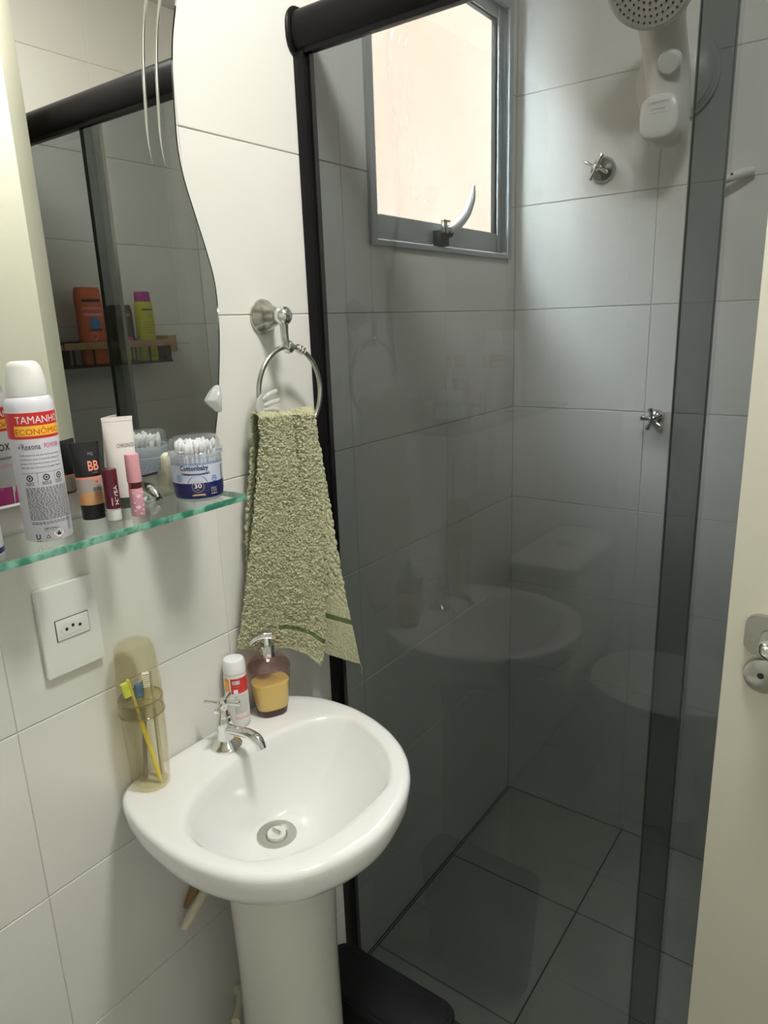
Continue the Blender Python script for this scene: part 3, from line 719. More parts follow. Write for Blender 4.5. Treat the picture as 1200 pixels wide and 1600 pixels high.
p.poly([(-.023, z_(.069)), (0, z_(.050)), (.023, z_(.069))], X['canwhite'], 2)
p.done('front_print', cn)
C0 = (.072, .319); c0 = aerosol(C0, 'white aerosol can with navy foot, cut off by the left edge of the photo', -20)
p = Print(cylmap(C0, .02505, radians(30)), .002); p.rect(-.040, zi+.003, .040, zi+.009, X['navy']); p.done('label_print', c0)
# BB cream tube (crimped end up, cap down)
def crimp(name, c, phi, rows, m, label, cat, e=2.0):
    t = root(name, (c[0], c[1], zi), label, cat); return t
def abfn(rows):
    zs_, a_, b_ = zip(*rows)
    return lambda z: (float(np.interp(z-zi, zs_, a_)), float(np.interp(z-zi, zs_, b_)))
def band(t, name, c, phi, rows, z0, z1, m, n=10, grow=0.0):
    f = abfn(rows); rr = []
    for i in range(n+1):
        z = z0+(z1-z0)*i/n; a, b = f(zi+z); rr.append(supering(c, a+grow, b+grow, phi, zi+z, 2.0, 36))
    return loft(name, rr, m, t, 40)
BC_ = (.0385, .476); bphi = math.radians(66)
rows = [(0, .0140, .0130), (.018, .0140, .0130), (.030, .0148, .0120), (.060, .0158, .0090), (.088, .0165, .0030), (.096, .0168, .0012)]
bt = root('cosmetic_tube', (BC_[0], BC_[1], zi), 'black and beige BB cream tube standing on its black cap', 'cosmetic tube')
band(bt, 'tube_cap', BC_, bphi, [(0, .0138, .0130), (.018, .0142, .0134)], 0, .0185, X['bbblack'], 3)
band(bt, 'cream_window', BC_, bphi, rows, .0187, .034, X['bbbeige'], 4)
band(bt, 'clear_window', BC_, bphi, rows, .0341, .051, X['bbgrey'], 4)
band(bt, 'pink_stripe', BC_, bphi, rows, .0511, .0535, X['coral'], 2, .0001)
band(bt, 'tube_body', BC_, bphi, rows, .0536, .096, X['bbblack'], 10)
p = Print(loftmap(BC_, bphi, abfn(rows)), .002)
p.text('BB', .0000, zi+.0610, .0125, X['coral'], .0120, .02, 3); p.text('MQ', .0020, zi+.0790, .0060, X['greyink'], .0045); p.text('cream', .004, zi+.0575, .007, X['greyink'], .0018)
p.poly([(.0050, zi+.0445), (.0105, zi+.0445), (.0105, zi+.0505), (.0050, zi+.0505)], X['coral'], 1); p.text('60', .0058, zi+.0460, .0038, X['ink'], .003); p.para(.002, .0135, zi+.0400, zi+.0365, X['ink'], .0016, .0007)
p.done('label_print', bt, 'coral BB lettering')
# pearl white tube
CC = (.0265, .533); cphi = math.radians(62)
rows = [(0, .0120, .0120), (.012, .0125, .0125), (.022, .0160, .0130), (.060, .0178, .0105), (.100, .0188, .0040), (.118, .0192, .0012)]
ct = root('cosmetic_tube', (CC[0], CC[1], zi), 'pearl white cosmetic tube standing behind the wine lip balm', 'cosmetic tube')
band(ct, 'tube_cap', CC, cphi, [(0, .0135, .0125), (.016, .0140, .0130)], 0, .0145, X['greencap'], 3)
band(ct, 'tube_body', CC, cphi, rows, .0147, .1135, X['chronos'], 12)
band(ct, 'tube_crimp', CC, cphi, rows, .1137, .119, X['chronos'], 3, .0003)
p = Print(loftmap(CC, cphi, abfn(rows)), .002)
p.text('CHRONOS', -.0045, zi+.0800, .0215, X['ink'], .0052, -.004); p.para(.0050, .0145, zi+.0700, zi+.0610, X['greyink'], .0021, .0010); p.para(.0060, .0140, zi+.0560, zi+.0450, X['greyink'], .0024, .0006)
p.ring(.0110, zi+.0210, .0022, .0014, X['ink'], 1); p.text('natura', .0075, zi+.0165, .007, X['ink'], .0016); p.text('40', .009, zi+.039, .004, X['coral'], .003)
p.done('label_print', ct)
p = Print(loftmap(CC, cphi+pi, abfn(rows)), .002)
p.rect(-.002, zi+.0985, .0005, zi+.1085, X['ink']); p.text('NATURA', -.007, zi+.0935, .0120, X['greyink'], .0030, .01); p.rect(-.0140, zi+.0855, .0140, zi+.0862, X['greyink']); p.para(-.0120, .0120, zi+.0840, zi+.0230, X['greyink'], .0024, .0008)
p.done('back_print', ct)
# wine lip balm
LC = (.071, .484); r = .0088
lb = root('lip_balm', (LC[0], LC[1], zi), 'wine red lip balm stick standing on its white end on the shelf', 'lip balm')
lathe('balm_foot', (LC[0], LC[1], zi), [(0, 0), (.0078, 0), (.0082, .001), (.0080, .0150), (0, .0150)], X['plastic'], lb)
lathe('balm_cap', (LC[0], LC[1], zi+.0152), [(0, 0), (.0088, 0), (.0088, .047), (.0080, .0488), (0, .0492)], X['wine'], lb, ex=1.05, ey=1.0)
p = Print(cylmap(LC, .0090, th0+.35), .001); p.text('NIVEA', .0032, zi+.0200, .0240, X['white'], .0042, .01, 3, rot=pi/2, center=False); p.rect(-.0050, zi+.0195, -.0040, zi+.0290, X['pinkp'], 3)
p.done('label_print', lb, 'white vertical lettering')
# pink lip gloss
PCn = (.0805, .5115)
pg = root('lip_gloss', (PCn[0], PCn[1], zi), 'pink lip gloss tube printed with pale hearts', 'lip gloss')
lathe('gloss_body', (PCn[0], PCn[1], zi), [(0, 0), (.0080, 0), (.0086, .0012), (.0086, .034), (.0082, .0355), (0, .0355)], X['pinkbody'], pg)
lathe('gloss_neck', (PCn[0], PCn[1], zi+.0357), [(0, 0), (.0082, 0), (.0082, .0075), (0, .0075)], X['pinkwin'], pg)
lathe('wiper_stem', (PCn[0], PCn[1], zi+.0358), [(0, 0), (.005, 0), (.005, .0073), (0, .0073)], X['wine'], pg, n=20)
lathe('gloss_cap', (PCn[0], PCn[1], zi+.0434), [(0, 0), (.0089, 0), (.0087, .033), (.0080, .0352), (0, .0358)], X['pinkcap'], pg)
p = Print(cylmap(PCn, .0087, th0+.2), .001)
for k, (a, b, s) in enumerate(((0, .026, .0042), (.005, .031, .003), (-.002, .012, .0045), (.0045, .0080, .0022), (-.006, .031, .002), (.0055, .014, .0022), (-.006, .008, .0025), (-.0055, .018, .002), (.006, .022, .002), (.001, .0035, .002))):
    p.poly(heart(a, zi+b, s*.72), X['heart'], 2)
p.done('heart_print', pg)
# cotton swab jar
JC = (.0755, .614)
jr = root('swab_jar', (JC[0], JC[1], zi), 'round clear-lidded jar of cotton swabs with navy and lilac label', 'jar')
JP = [(0, .0275), (.003, .0310), (.010, .0325), (.060, .0345)]
jrf = lambda z: float(np.interp(z-zi, [q[0] for q in JP], [q[1] for q in JP]))
lathe('jar_body', (JC[0], JC[1], zi), [(0, 0), (.0275, 0), (.0310, .003), (.0325, .010), (.0345, .060), (.0360, .0615), (.0360, .0650), (.0340, .0655), (.0330, .0645), (.0328, .060), (.0310, .010), (.0290, .0035), (0, .0025)], X['jarbody'], jr, n=56)
lathe('jar_lid', (JC[0], JC[1], zi+.0655), [(.0362, 0), (.0368, .0008), (.0368, .0035), (.0345, .0050), (.0338, .014), (.0315, .0195), (.0260, .0215), (.0240, .0225), (0, .0228), (0, .0218), (.0240, .0215), (.0300, .0190), (.0325, .013), (.0335, .005), (.0355, .0005), (.0362, 0)], X['clearpl'], jr, n=56)
jt = math.atan2(-.614, .7665)
p = Print(cylmap(JC, lambda z: jrf(z)+.0002, jt), .0022)
p.rect(-.095, zi+.0055, .095, zi+.0505, X['paleblue'], 1); p.rect(-.095, zi+.0055, .095, zi+.0265, X['navy'], 2)
p.poly([(-.0135*cos(t)-.001, zi+.0245+.0125*sin(t)) for t in [pi*k/14 for k in range(15)]], X['navy'], 2)
p.rect(-.030, zi+.0525, .034, zi+.0535, X['skyblue'], 1)
p.text('Cottonbaby', -.0235, zi+.0420, .0385, X['navy'], .0090, .022, 3)
for k in range(12):
    a = -.022+k*.0032; p.poly([(a, zi+.0408-.0012*sin(pi*k/12)), (a+.0033, zi+.0408-.0012*sin(pi*(k+1)/12)), (a+.0033, zi+.0398-.0016*sin(pi*(k+1)/12)), (a, zi+.0398-.0016*sin(pi*k/12))], X['navy'], 3)
p.para(-.0230, .0170, zi+.0388, zi+.0372, X['navy'], .0018, .0008, 3)
p.ring(-.001, zi+.0220, .0080, .0074, X['gold'], 3); p.text('30', -.0060, zi+.0198, .0098, X['white'], .0062, .02, 4); p.para(-.0035, .0020, zi+.0180, zi+.0172, X['gold'], .002, .0008, 4)
p.rect(-.0075, zi+.0095, .0060, zi+.0118, X['gold'], 4); p.poly([(-.0095, zi+.0090), (-.0070, zi+.0090), (-.0070, zi+.0113), (-.0095, zi+.0113), (-.0087, zi+.0101)], X['gold'], 3); p.poly([(.0080, zi+.0090), (.0055, zi+.0090), (.0055, zi+.0113), (.0080, zi+.0113), (.0072, zi+.0101)], X['gold'], 3)
p.text('150', .0165, zi+.0125, .0085, X['gold'], .0040, 0, 4); p.para(.0160, .0255, zi+.0110, zi+.0100, X['white'], .002, .0010, 4); p.para(.0165, .0260, zi+.0190, zi+.0175, X['paleblue'], .0014, .0005, 4)
p.ring(.0225, zi+.0310, .0044, .0030, X['skyblue'], 3); p.rect(.0205, zi+.0302, .0245, zi+.0322, X['skyblue'], 3); p.ring(-.0270, zi+.0330, .0044, .0032, X['skyblue'], 3); p.poly([(-.0285, zi+.0325), (-.0255, zi+.0325), (-.027, zi+.036)], X['skyblue'], 3)
for k in range(14): p.rect(.0365, zi+.026+.0016*k, .0405, zi+.0268+.0016*k, X['ink'], 3)
p.done('label_print', jr)
p = Print(cylmap(JC, lambda z: jrf(z)+.0002, radians(205)), .0022); p.para(-.022, .022, zi+.0480, zi+.0240, X['navy'], .0026, .0008, 3); p.done('back_print', jr)
bm = bmesh.new()
sweep_bm(bm, [(0, 0, 0), (0, 0, .058)], .0011, 8)
for z in (0, .058): bmesh.ops.create_uvsphere(bm, u_segments=10, v_segments=8, radius=1, matrix=Matrix.Translation((0, 0, z+(.006 if z == 0 else -.0002))) @ Matrix.Diagonal((.0032, .0032, .0074, 1)))
for f in bm.faces: f.smooth = True
swm = bpy.data.meshes.new('cotton_swab'); bm.to_mesh(swm); bm.free(); swm.materials.append(X['cotton'])
random.seed(5); cnt = 0; pos = []
for ring_, k in ((0, 1), (.0062, 6), (.0122, 12), (.0180, 18), (.0236, 24)):
    for i in range(k):
        a = 2*pi*i/k+ring_*40; pos.append((ring_*cos(a), ring_*sin(a)))
for x, y in pos:
    o = bpy.data.objects.new('cotton_swab', swm); COL.objects.link(o)
    tx, ty = random.uniform(-.03, .03), random.uniform(-.03, .03)
    o.location = (JC[0]+x, JC[1]+y, zi+.0062+random.uniform(0, .012)); o.rotation_euler = (tx, ty, 0)
    tag(o, 'white cotton swab packed upright in the clear-lidded jar', 'cotton swab', 'cotton swabs in the jar')

# ------------------------------------------------------------------ socket
sk_ = root('wall_socket', (.004, .44, 1.053), 'white wall socket plate below the glass shelf', 'socket')
prism('socket_plate', rrect(.400, .9925, .4805, 1.1130, .002, 3), 'x', .0006, .0075, X['plastic'], sk_, .0008)
so = box('socket_insert', (.0076, .4195, 1.0395), (.0090, .4640, 1.0665), X['plastic'], sk_, .0004)
box('insert_gap', (.0076, .4185, 1.0385), (.00775, .4650, 1.0675), X['hole'], sk_)
hexo = [(.4235, 1.053), (.430, 1.0455), (.4525, 1.0455), (.459, 1.053), (.4525, 1.0605), (.430, 1.0605)]
prism('socket_recess', hexo, 'x', .0091, .0094, X['greyink'] if False else X['showerw'], sk_)
for y, z in ((.4325, 1.0525), (.4415, 1.0550), (.4510, 1.0525)):
    lathe('pin_hole', (.00942, y, z), [(0, 0), (.0022, 0), (.0022, .0003), (0, .0003)], X['hole'], so, axis=(1, 0, 0), n=14)

# ------------------------------------------------------------------ towel ring
RC = Vector((.047, .8400, 1.3175)); RR = .0715
rg = root('towel_ring', (0, .836, 1.434), 'chrome towel ring on the wall right of the mirror', 'towel ring')
lathe('ring_flange', (.0006, .835, 1.436), [(0, 0), (.0270, 0), (.0275, .002), (.0265, .005), (.0215, .010), (.0175, .020), (.0140, .030), (.012, .034), (0, .034)], X['dullchrome'], rg, axis=(1, 0, 0), n=44)
lathe('ring_ball', (.030, .835, 1.436), [(0, 0), (.0085, .002), (.0135, .009), (.0150, .016), (.0135, .023), (.008, .028), (0, .030)], X['chrome'], rg, axis=(1, 0, 0), n=32)
tube('ring_arm', [(.047, .835, 1.428), (.047, .8345, 1.412), (.047, .8355, 1.398), (.047, .8400, 1.3905)], [.0068, .0062, .0062, .0066], X['dullchrome'], rg, n=18)
lathe('ring_collar', (.047, .8350, 1.3892), [(.0045, -.001), (.0085, 0), (.0105, .004), (.0105, .009), (.0085, .012), (.0045, .013)], X['chrome'], rg, axis=(0, 1, -.15), n=26)
bm = bmesh.new(); sweep_bm(bm, [RC+Vector((0, RR*sin(t), RR*cos(t))) for t in [2*pi*k/90 for k in range(90)]], .0039, 14, closed=True)
frombm('ring', bm, X['dullchrome'], rg, True, 60)
for a in (18, 23.5, 29):
    t = radians(a); lathe('ring_bead', RC+Vector((0, RR*sin(t), RR*cos(t)))-Vector((0, cos(t), -sin(t)))*.0022, [(.0035, 0), (.0060, .0006), (.0072, .0022), (.0060, .0038), (.0035, .0044)], X['chrome'], rg, axis=(0, cos(t), -sin(t)), n=20)
# little plastic clip on the ring
cl = root('plastic_clip', (.05, .775, 1.305), 'small translucent white plastic clip hooked on the towel ring', 'clip')
prism('clip_plate', [(.760, 1.288), (.755, 1.300), (.758, 1.314), (.768, 1.322), (.780, 1.318), (.778, 1.302), (.785, 1.292), (.778, 1.284)], 'x', .0515, .0545, X['milky'], cl, .0008)
for q in ([(.0530, .770, 1.312), (.056, .782, 1.320), (.058, .796, 1.3235)], [(.0530, .772, 1.303), (.057, .786, 1.307), (.059, .799, 1.309)], [(.0530, .770, 1.296), (.057, .784, 1.297), (.059, .796, 1.294)]):
    tube('clip_prong', q, [.0035, .0040, .0038], X['milky'], cl, n=10)

# ------------------------------------------------------------------ towel
tw = root('hand_towel', (.055, .82, 1.285), 'sage green terry hand towel hanging from the chrome ring', 'towel')
FL = np.array([(.753, 1.287, .064), (.756, 1.252, .060), (.740, 1.141, .048), (.725, 1.061, .040), (.712, .961, .024), (.702, .916, .017)])
FR = np.array([(.884, 1.278, .064), (.887, 1.233, .066), (.891, 1.190, .068), (.894, 1.093, .069), (.893, 1.039, .070), (.887, .962, .070), (.882, .868, .070), (.871, .819, .070)])
FB = np.array([(0, .702, .916, .017), (.25, .757, .887, .017), (.5, .809, .874, .032), (.68, .826, .862, .050), (.86, .846, .834, .065), (1, .871, .819, .070)])
BL = np.array([(.763, 1.287, .036), (.760, 1.227, .032), (.750, 1.168, .026), (.745, 1.107, .020), (.745, 1.047, .013), (.740, .96, .006), (.740, .93, .006)])
BR = np.array([(.884, 1.278, .036), (.905, 1.215, .042), (.910, 1.114, .054), (.908, 1.025, .068), (.913, .935, .080), (.922, .871, .086), (.930, .808, .091)])
def curve(A, t):
    d = np.r_[0, np.cumsum(np.hypot(*np.diff(A[:, :2], axis=0).T))]; d /= d[-1]
    return [np.interp(t, d, A[:, i]) for i in range(3)]
NU, NV, NA = 250, 520, 14
u = np.linspace(0, 1, NU)[None, :]
def blur(a, n):
    for _ in range(n):
        a = (np.roll(a, 1, 0)+a*2+np.roll(a, -1, 0))/4; a = (np.roll(a, 1, 1)+a*2+np.roll(a, -1, 1))/4
    return a
def sheet(LE, RE, nv, bot=None):
    t = np.linspace(0, 1, nv)[:, None]
    ly, lz, lx = curve(LE, t); ry, rz, rx = curve(RE, t)
    y = ly+(ry-ly)*u; z = lz+(rz-lz)*u; x = lx+(rx-lx)*u
    if bot is not None:
        by = np.interp(u, bot[:, 0], bot[:, 1]); bz = np.interp(u, bot[:, 0], bot[:, 2]); k = t**2
        y = y+k*(by-(LE[-1, 0]+(RE[-1, 0]-LE[-1, 0])*u)); z = z+k*(bz-(LE[-1, 1]+(RE[-1, 1]-LE[-1, 1])*u)); x = x+k*(np.interp(u, bot[:, 0], bot[:, 3])-(LE[-1, 2]+(RE[-1, 2]-LE[-1, 2])*u))
    return t, x, y, z
t, fx0, fy, fz = sheet(FL, FR, NV, FB)
fold = .0105*np.sin(2*pi*(u*1.55+.10)+.5*t)*(.35+.65*t)+.0045*np.sin(2*pi*(u*3.3+.30*t)+1.0)*(.3+.7*t)-.015*np.exp(-((u-.60-.03*t)/.050)**2)*np.exp(-((t-.15)/.35)**2)
fx_ = fx0+fold*(.35+.65*np.clip(u*1.6, 0, 1)*(1-.3*t))-.006*np.exp(-(u/.05)**2)*(1-t)-.010*np.exp(-((1-u)/.05)**2)
t2, bx0, by_, bz_ = sheet(BL, BR, NV//2)
bx_ = np.maximum(.005, .030-.024*np.clip(t2*1.2, 0, 1)*np.clip(1-u*1.1, 0, 1)+.003*np.sin(2*pi*u*2+2)*(1-t2)+(bx0-.030)*np.clip((u-.66)/.34, 0, 1)**1.2)
# arc joining both sheets over the ring
ang = np.linspace(0, pi, NA)[:, None]
ax_ = (fx_[0]+bx_[0])/2+(fx_[0]-bx_[0])/2*np.cos(ang); ay_ = fy[0]*(1-ang/pi)+by_[0]*(ang/pi); az_ = (fz[0]*(1-ang/pi)+bz_[0]*(ang/pi))+.007*np.sin(ang)*(1+.5*np.sin(u*9))
PX = np.vstack([fx_[::-1], ax_[1:-1], bx_]); PY = np.vstack([fy[::-1], ay_[1:-1], by_]); PZ = np.vstack([fz[::-1], az_[1:-1], bz_])
P = np.stack([PX, PY, PZ], -1)
du = np.gradient(P, axis=1); dv = np.gradient(P, axis=0); Nn = np.cross(du, dv); Nn /= np.linalg.norm(Nn, axis=-1, keepdims=True)+1e-12
if Nn[100, 100, 0] < 0: Nn = -Nn
h = blur(rng.standard_normal(P.shape[:2]), 1); h /= h.std(); h2 = blur(rng.standard_normal(P.shape[:2]), 14); h2 /= h2.std()
nvf = NV; rowi = np.arange(P.shape[0])[:, None]; tt = np.where(rowi < nvf, 1-rowi/(nvf-1), np.where(rowi < nvf+NA-2, 0, (rowi-nvf-NA+2)/(NV//2-1)))+0*u
isf = (rowi < nvf)+0*u
bandf = ((tt > .893) & (tt < .910) & (isf > 0) & (u > .40)) | ((tt > .80) & (tt < .825) & (isf == 0))
hem = (((tt > .985) & (isf > 0)) | ((tt > .965) & (isf == 0)))
amp = np.where(bandf, .05, np.where(hem | ((isf == 0) & (tt > .72)), .25, 1.0)); amp = blur(amp, 1)
P = P+Nn*((.0013*np.clip(h, -1.6, 2.4)+.0005*h2)*amp)[..., None]
nr, ncx = P.shape[:2]; idx = np.arange(nr*ncx).reshape(nr, ncx)
F = np.stack([idx[:-1, :-1], idx[:-1, 1:], idx[1:, 1:], idx[1:, :-1]], -1).reshape(-1, 4)
off = np.array(rootloc(tw)); me = bpy.data.meshes.new('towel_cloth')
me.vertices.add(nr*ncx); me.vertices.foreach_set('co', (P-off).reshape(-1).astype(np.float32))
me.loops.add(F.size); me.loops.foreach_set('vertex_index', F.reshape(-1).astype(np.int32))
me.polygons.add(len(F)); me.polygons.foreach_set('loop_start', np.arange(0, F.size, 4, dtype=np.int32))
try: me.polygons.foreach_set('loop_total', np.full(len(F), 4, dtype=np.int32))
except Exception: pass
bf = bandf[:-1, :-1].reshape(-1)
me.materials.append(X['towel']); me.materials.append(X['towelband']); me.polygons.foreach_set('material_index', bf.astype(np.int32))
me.update(calc_edges=True); me.validate(); me.shade_smooth()
to = bpy.data.objects.new('towel_cloth', me); COL.objects.link(to); to.parent = tw
sm = to.modifiers.new('thickness', 'SOLIDIFY'); sm.thickness = .0028; sm.offset = -1
tube('loose_thread', [(.0905, .930, .807), (.0910, .934, .796), (.0915, .9315, .785)], .0006, X['towel'], tw, n=6)

# ------------------------------------------------------------------ door leaf, opened in front of the shower
dx0, dx1, dy0, dy1 = .713, 1.246, .8445, .8795
dl = root('bathroom_door', (1.24, .862, 0), 'cream painted door standing open at the right', 'door')
box('door_leaf', (dx0, dy0, .008), (dx1, dy1, 2.105), X['door'], dl, .0012)
for sy, yy in ((-1, dy0), (1, dy1)):
    ax = (0, sy, 0); g = .0006*sy
    prism('handle_rose', rrect(.7330, 1.0385, .7830, 1.0865, .012, 6), 'y', yy+g, yy+sy*.008, X['dullchrome'], dl, .0012)
    L = tube('door_handle', [(.759, yy+sy*.0085, 1.062), (.759, yy+sy*.024, 1.060), (.762, yy+sy*.034, 1.058), (.772, yy+sy*.0385, 1.057), (.800, yy+sy*.0385, 1.057), (.865, yy+sy*.036, 1.056)] if sy < 0 else [(.759, yy+.0085, 1.062), (.759, yy+.024, 1.060), (.768, yy+.030, 1.057), (.800, yy+.032, 1.057), (.865, yy+.031, 1.056)],
             [.0095, .0095, .0105, .0105, .0100, .0085][:6 if sy < 0 else 5], X['chrome'], dl, n=20)
    ec = lathe('lock_escutcheon', (.7565, yy+g, 1.0130), [(0, 0), (.0215, 0), (.0220, .002), (.0205, .006), (.018, .0072), (0, .0072)], X['dullchrome'], dl, axis=ax, n=36)
    lathe('keyhole', (.7540, yy+sy*.0079, 1.0140), [(0, 0), (.0036, 0), (.0036, .0004), (0, .0004)], X['hole'], ec, axis=ax, n=16)
for zz in (.25, 1.05, 1.85): lathe('hinge', (1.2475, dy0-.004, zz), [(0, 0), (.0045, 0), (.0045, .08), (0, .08)], X['dullchrome'], dl, n=14)

# ------------------------------------------------------------------ fittings on the back wall
def valve(x, z, label, rot, spokes, R1=.030, out=.045):
    t = root('shower_valve', (x, YB, z), label, 'valve')
    lathe('valve_flange', (x, YB-.0006, z), [(0, 0), (R1, 0), (R1, .003), (R1*.93, .006), (R1*.90, .010), (R1*.8, .013), (R1*.5, .016), (.010, .020), (.009, out), (0, out)], X['dullchrome'], t, axis=(0, -1, 0), n=36)
    h = lathe('cross_handle', (x, YB-out-.0008, z), [(0, 0), (.007, 0), (.008, .004), (.008, .010), (.005, .014), (0, .015)], X['chrome'], t, axis=(0, -1, 0), n=20)
    bm = bmesh.new()
    for k in range(spokes):
        a = radians(rot+360/spokes*k); d = Vector((cos(a), 0, sin(a))); c = Vector((x, YB-out-.009, z))
        if spokes == 4 and R1 > .025: sweep_bm(bm, [c+d*.004, c+d*.014, c+d*.027, c+d*.029], [.0034, .0030, .0048, .0038], 10)
        else: sweep_bm(bm, [c+d*.004, c+d*.013, c+d*.020, c+d*.026, c+d*.0285], [.0058, .0042, .0068, .0068, .002], 10)
    frombm('handle_spokes', bm, X['chrome'], h, True); return t
valve(.222, 1.744, 'chrome cross-handle shower valve high on the back wall right of the window', 62, 4, .029, .040)
valve(.378, 1.178, 'small chrome star-handle valve lower on the back wall beside the glass overlap', 30, 5, .019, .030)
st = root('plastic_pipe_stub', (.512, YB, 1.686), 'short white plastic pipe stub on the back wall near the door', 'pipe stub')
tube('pipe', [(.540, YB-.0085, 1.697), (.525, YB-.020, 1.694), (.503, YB-.030, 1.687), (.490, YB-.034, 1.683)], [.0085, .0095, .0090, .0080], X['plastic'], st, n=16)
lathe('pipe_opening', (.506, YB-.0385, 1.692), [(0, 0), (.0028, 0), (.0028, .0008), (0, .0008)], X['hole'], st, axis=(0, -1, 0), n=12)
# electric shower
SHX, SHZ = .372, 1.900
es = root('electric_shower', (SHX, YB, SHZ), 'white electric shower head mounted high on the back wall', 'shower head')
lathe('wall_disc', (SHX+.004, YB-.0006, SHZ), [(0, 0), (.082, 0), (.086, .006), (.086, .012), (.081, .015), (.081, .020), (.077, .024), (.077, .030), (.068, .036), (0, .036)], X['showerw'], es, axis=(0, -1, 0), n=56)
rows = []
for y, z, ny, a, b in [(1.683, 1.760, 0, .022, .024), (1.680, 1.766, 0, .034, .038), (1.676, 1.790, 0, .040, .050), (1.668, 1.840, -.1, .042, .056), (1.652, 1.885, -.3, .042, .054),
                       (1.622, 1.925, -.6, .042, .046), (1.590, 1.960, -.8, .044, .040), (1.560, 1.990, -1.0, .050, .034), (1.535, 2.012, -1.2, .052, .028)]:
    nn = Vector((0, ny, 1)).normalized(); w = Vector((0, nn.z, -nn.y))
    rows.append([Vector((SHX+.010, y, z))+Vector((1, 0, 0))*(a*cos(2*pi*k/40))+w*(b*sin(2*pi*k/40)) for k in range(40)])
loft('shower_body', rows, X['showerw'], es, 50)
hx = Vector((.05, -.76, -.65)).normalized()      # spray face direction
hc = Vector((SHX+.022, 1.468, 1.988))
_, A_, B_ = frame_of(hx); B_ = hx.cross(A_)
lathe('spray_head', hc-hx*.055, [(0, 0), (.035, 0), (.050, .012), (.066, .032), (.076, .050), (.078, .056), (.075, .058), (0, .058)], X['showerw'], es, axis=hx, n=56)
lathe('spray_face', hc+hx*.0032, [(0, 0), (.0720, 0), (.0710, .0015), (0, .002)], X['showerface'], es, axis=hx, n=48)
bm = bmesh.new()
for R_, n_ in ((.008, 5), (.019, 12), (.030, 18), (.041, 25), (.052, 31), (.063, 38)):
    for k in range(n_):
        a = 2*pi*k/n_+R_*60; c = hc+hx*.0052+A_*(R_*cos(a))+B_*(R_*sin(a))
        sweep_bm(bm, [c, c+hx*.0009], .0021, 7)
so_ = frombm('spray_holes', bm, X['hole'], es); so_['kind'] = 'stuff'
lathe('selector_knob', (SHX+.030, 1.592, 1.893), [(0, 0), (.022, 0), (.022, .010), (.018, .014), (0, .015)], X['showerw'], es, axis=(0, -.86, -.5), n=32)
cvr = []
for y, q in ((1.642, 1.0), (1.606, 1.0), (1.602, .97), (1.600, .90), (1.5993, .6)):
    cvr.append([Vector((SHX+.010+.038*q*math.copysign(abs(cos(t))**.62, cos(t)), y, 1.801+.041*q*math.copysign(abs(sin(t))**.62, sin(t)))) for t in [2*pi*k/48 for k in range(48)]])
loft('front_cover', cvr, X['showerw'], es, 50)
def flatmap(y): return lambda a, z, off: (SHX+a, y-off, z)
p = Print(flatmap(1.5990), .05)
p.text('LORENZETTI', -.010, 1.8230, .040, X['greyink'], .0045, .01); p.para(-.003, .024, 1.8150, 1.8125, X['greyink'], .004, .0022); p.rect(-.006, 1.8060, .028, 1.8066, X['greyink'])
p.done('cover_print', es)

# ------------------------------------------------------------------ shower shelf on the right wall (seen in the mirror)
bs = root('shower_basket', (1.18, 1.37, 1.33), 'black shower shelf with bamboo rail on the right wall', 'shower shelf')
sx0, sx1, sy0, sy1, sz = 1.135, RW-.004, 1.140, 1.505, 1.322
box('shelf_tray', (sx0, sy0, sz), (sx1, sy1, sz+.006), X['blackpl'], bs, .002)
box('bamboo_rail', (sx0-.012, sy0-.012, sz+.052), (sx0-.001, sy1+.012, sz+.072), X['wood'], bs, .002)
for y in (sy0+.004, sy1-.008): box('end_plate', (sx0, y, sz+.0062), (sx1, y+.004, sz+.052), X['blackpl'], bs, .001)
for k in range(6):
    y = sy0+.02+k*(sy1-sy0-.04)/5; box('rail_post', (sx0-.0008, y-.003, sz+.0062), (sx0+.003, y+.003, sz+.072), X['blackpl'], bs, .0005)
box('back_bar', (sx1-.006, sy0, sz+.066), (sx1, sy1, sz+.076), X['blackpl'], bs, .001)
wb_ = root('wall_bracket', (1.21, 1.56, 1.36), 'wood and chrome bracket arm on the right wall beside the shower shelf', 'bracket')
box('bracket_block', (1.175, 1.525, 1.352), (RW-.001, 1.560, 1.405), X['wood'], wb_, .002)
tube('bracket_arm', [(1.20, 1.5605, 1.380), (1.20, 1.60, 1.380), (1.20, 1.63, 1.378)], .005, X['chrome'], wb_, n=12)
def bottle(name, c, a, b, h, m, capm, cap_h, label, cat='bottle', e=2.6, flat=False):
    z0 = sz+.0068; t = root(name, (c[0], c[1], z0), label, cat)
    hb = h-cap_h
    loft('bottle_body', [supering(c, b*s, a*s2, 0, z0+z, e, 32) for z, s, s2 in ((0, .9, .92), (.004, 1, 1), (hb*.85, 1, .98), (hb-.006, .93, .92), (hb, .8, .84))], m, t)
    if cap_h > .004: loft('bottle_cap', [supering(c, b*s, a*s2, 0, z0+hb+.0004+z, e, 32) for z, s, s2 in ((0, .80, .84), (cap_h*.9, .76, .80), (cap_h, .66, .7))], capm, t)
    fm = lambda q, z, off: (c[0]-b*math.sqrt(max(0, 1-(abs(q)/a)**e))**(1)-off-.0006, c[1]-q, z0+z)
    return t, Print(fm, .004)
t, p = bottle('shampoo_bottle', (1.172, 1.250), .043, .020, .222, X['orange'], X['orange'], .0, 'orange shampoo bottle with blue emblem on the black shower shelf')
p.rect(-.030, .180, .030, .188, X['navy']); p.rect(-.036, .160, .036, .165, X['pinkp']); p.rect(-.036, .140, .036, .148, X['pinkp']); p.disc(-.003, .118, .020, X['skyblue'], 1, 18, .9); p.rect(-.025, .098, .020, .103, X['navy'], 2); p.ring(.005, .082, .012, .009, X['pinkp'])
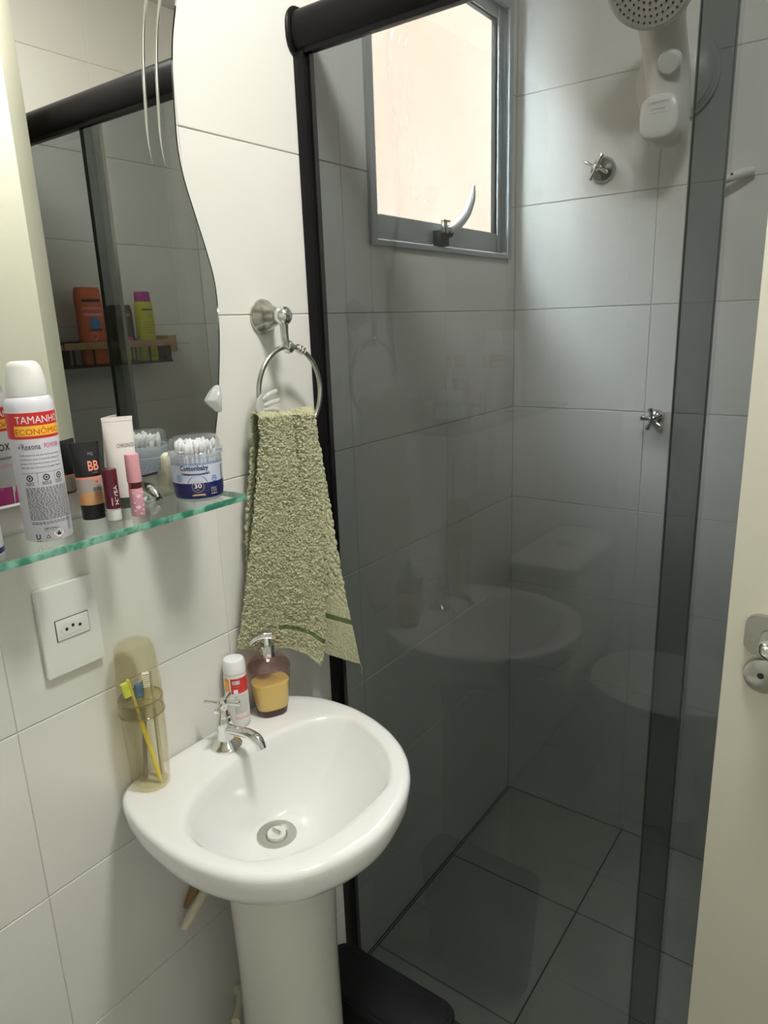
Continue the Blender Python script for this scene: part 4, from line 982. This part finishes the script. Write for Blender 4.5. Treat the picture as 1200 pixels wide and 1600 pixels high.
p.done('label_print', t)
t, p = bottle('hair_product_pouch', (1.180, 1.358), .038, .020, .172, X['choc'], X['choc'], .0, 'dark brown hair product pack with hot pink foot on the shower shelf', 'bottle', 4)
p.disc(.016, .146, .012, X['wood'], 1); p.rect(-.030, .138, -.001, .148, X['foam']); p.rect(-.037, .056, .037, .076, X['hotpink'], 1); p.rect(-.036, .006, -.002, .044, X['limey'], 1); p.rect(.004, .006, .037, .044, X['limey'], 1)
p.done('label_print', t)
t, p = bottle('shampoo_bottle', (1.172, 1.440), .032, .019, .212, X['limey'], X['purplecap'], .030, 'lime yellow bottle with purple cap on the black shower shelf')
p.rect(-.020, .155, .020, .160, X['greencap']); p.text('Vi', -.016, .130, .012, X['ink'], .014); p.para(-.020, .020, .120, .080, X['greencap'], .008, .0015); p.rect(-.014, .012, .016, .034, X['ink']); p.rect(-.012, .014, .014, .032, X['limey'], 2)
for k in range(9): p.rect(-.010+k*.0026, .016, -.0088+k*.0026, .030, X['ink'], 3)
p.done('label_print', t)

# ------------------------------------------------------------------ toilet (seen only as a reflection in the smoked glass)
to_ = root('toilet', (.35, .02, 0), 'white china toilet behind the viewer, reflected in the smoked glass', 'toilet')
TCX, TCY = .42, .0
def oval(cx, a, b, z, e=2.3): return supering((cx, TCY), a, b, 0, z, e, 48)
loft('toilet_bowl', [oval(.36, .16, .10, .0005), oval(.36, .15, .095, .02), oval(.37, .13, .085, .15), oval(.40, .17, .13, .28), oval(.42, .215, .178, .365), oval(.42, .22, .182, .385), oval(.42, .215, .178, .392)], X['ceramic'], to_, 50)
loft('toilet_seat', [oval(.425, .218, .182, .3925), oval(.425, .222, .186, .398), oval(.425, .220, .184, .412), oval(.425, .200, .165, .418)], X['plastic'], to_, 50)
box('toilet_tank', (.006, TCY-.19, .40), (.195, TCY+.19, .74), X['ceramic'], to_, .02, 4)
box('tank_lid', (.003, TCY-.20, .7405), (.205, TCY+.20, .77), X['ceramic'], to_, .010, 3)
lathe('flush_button', (.10, TCY, .7702), [(0, 0), (.022, 0), (.022, .004), (0, .006)], X['chrome'], to_, n=28)
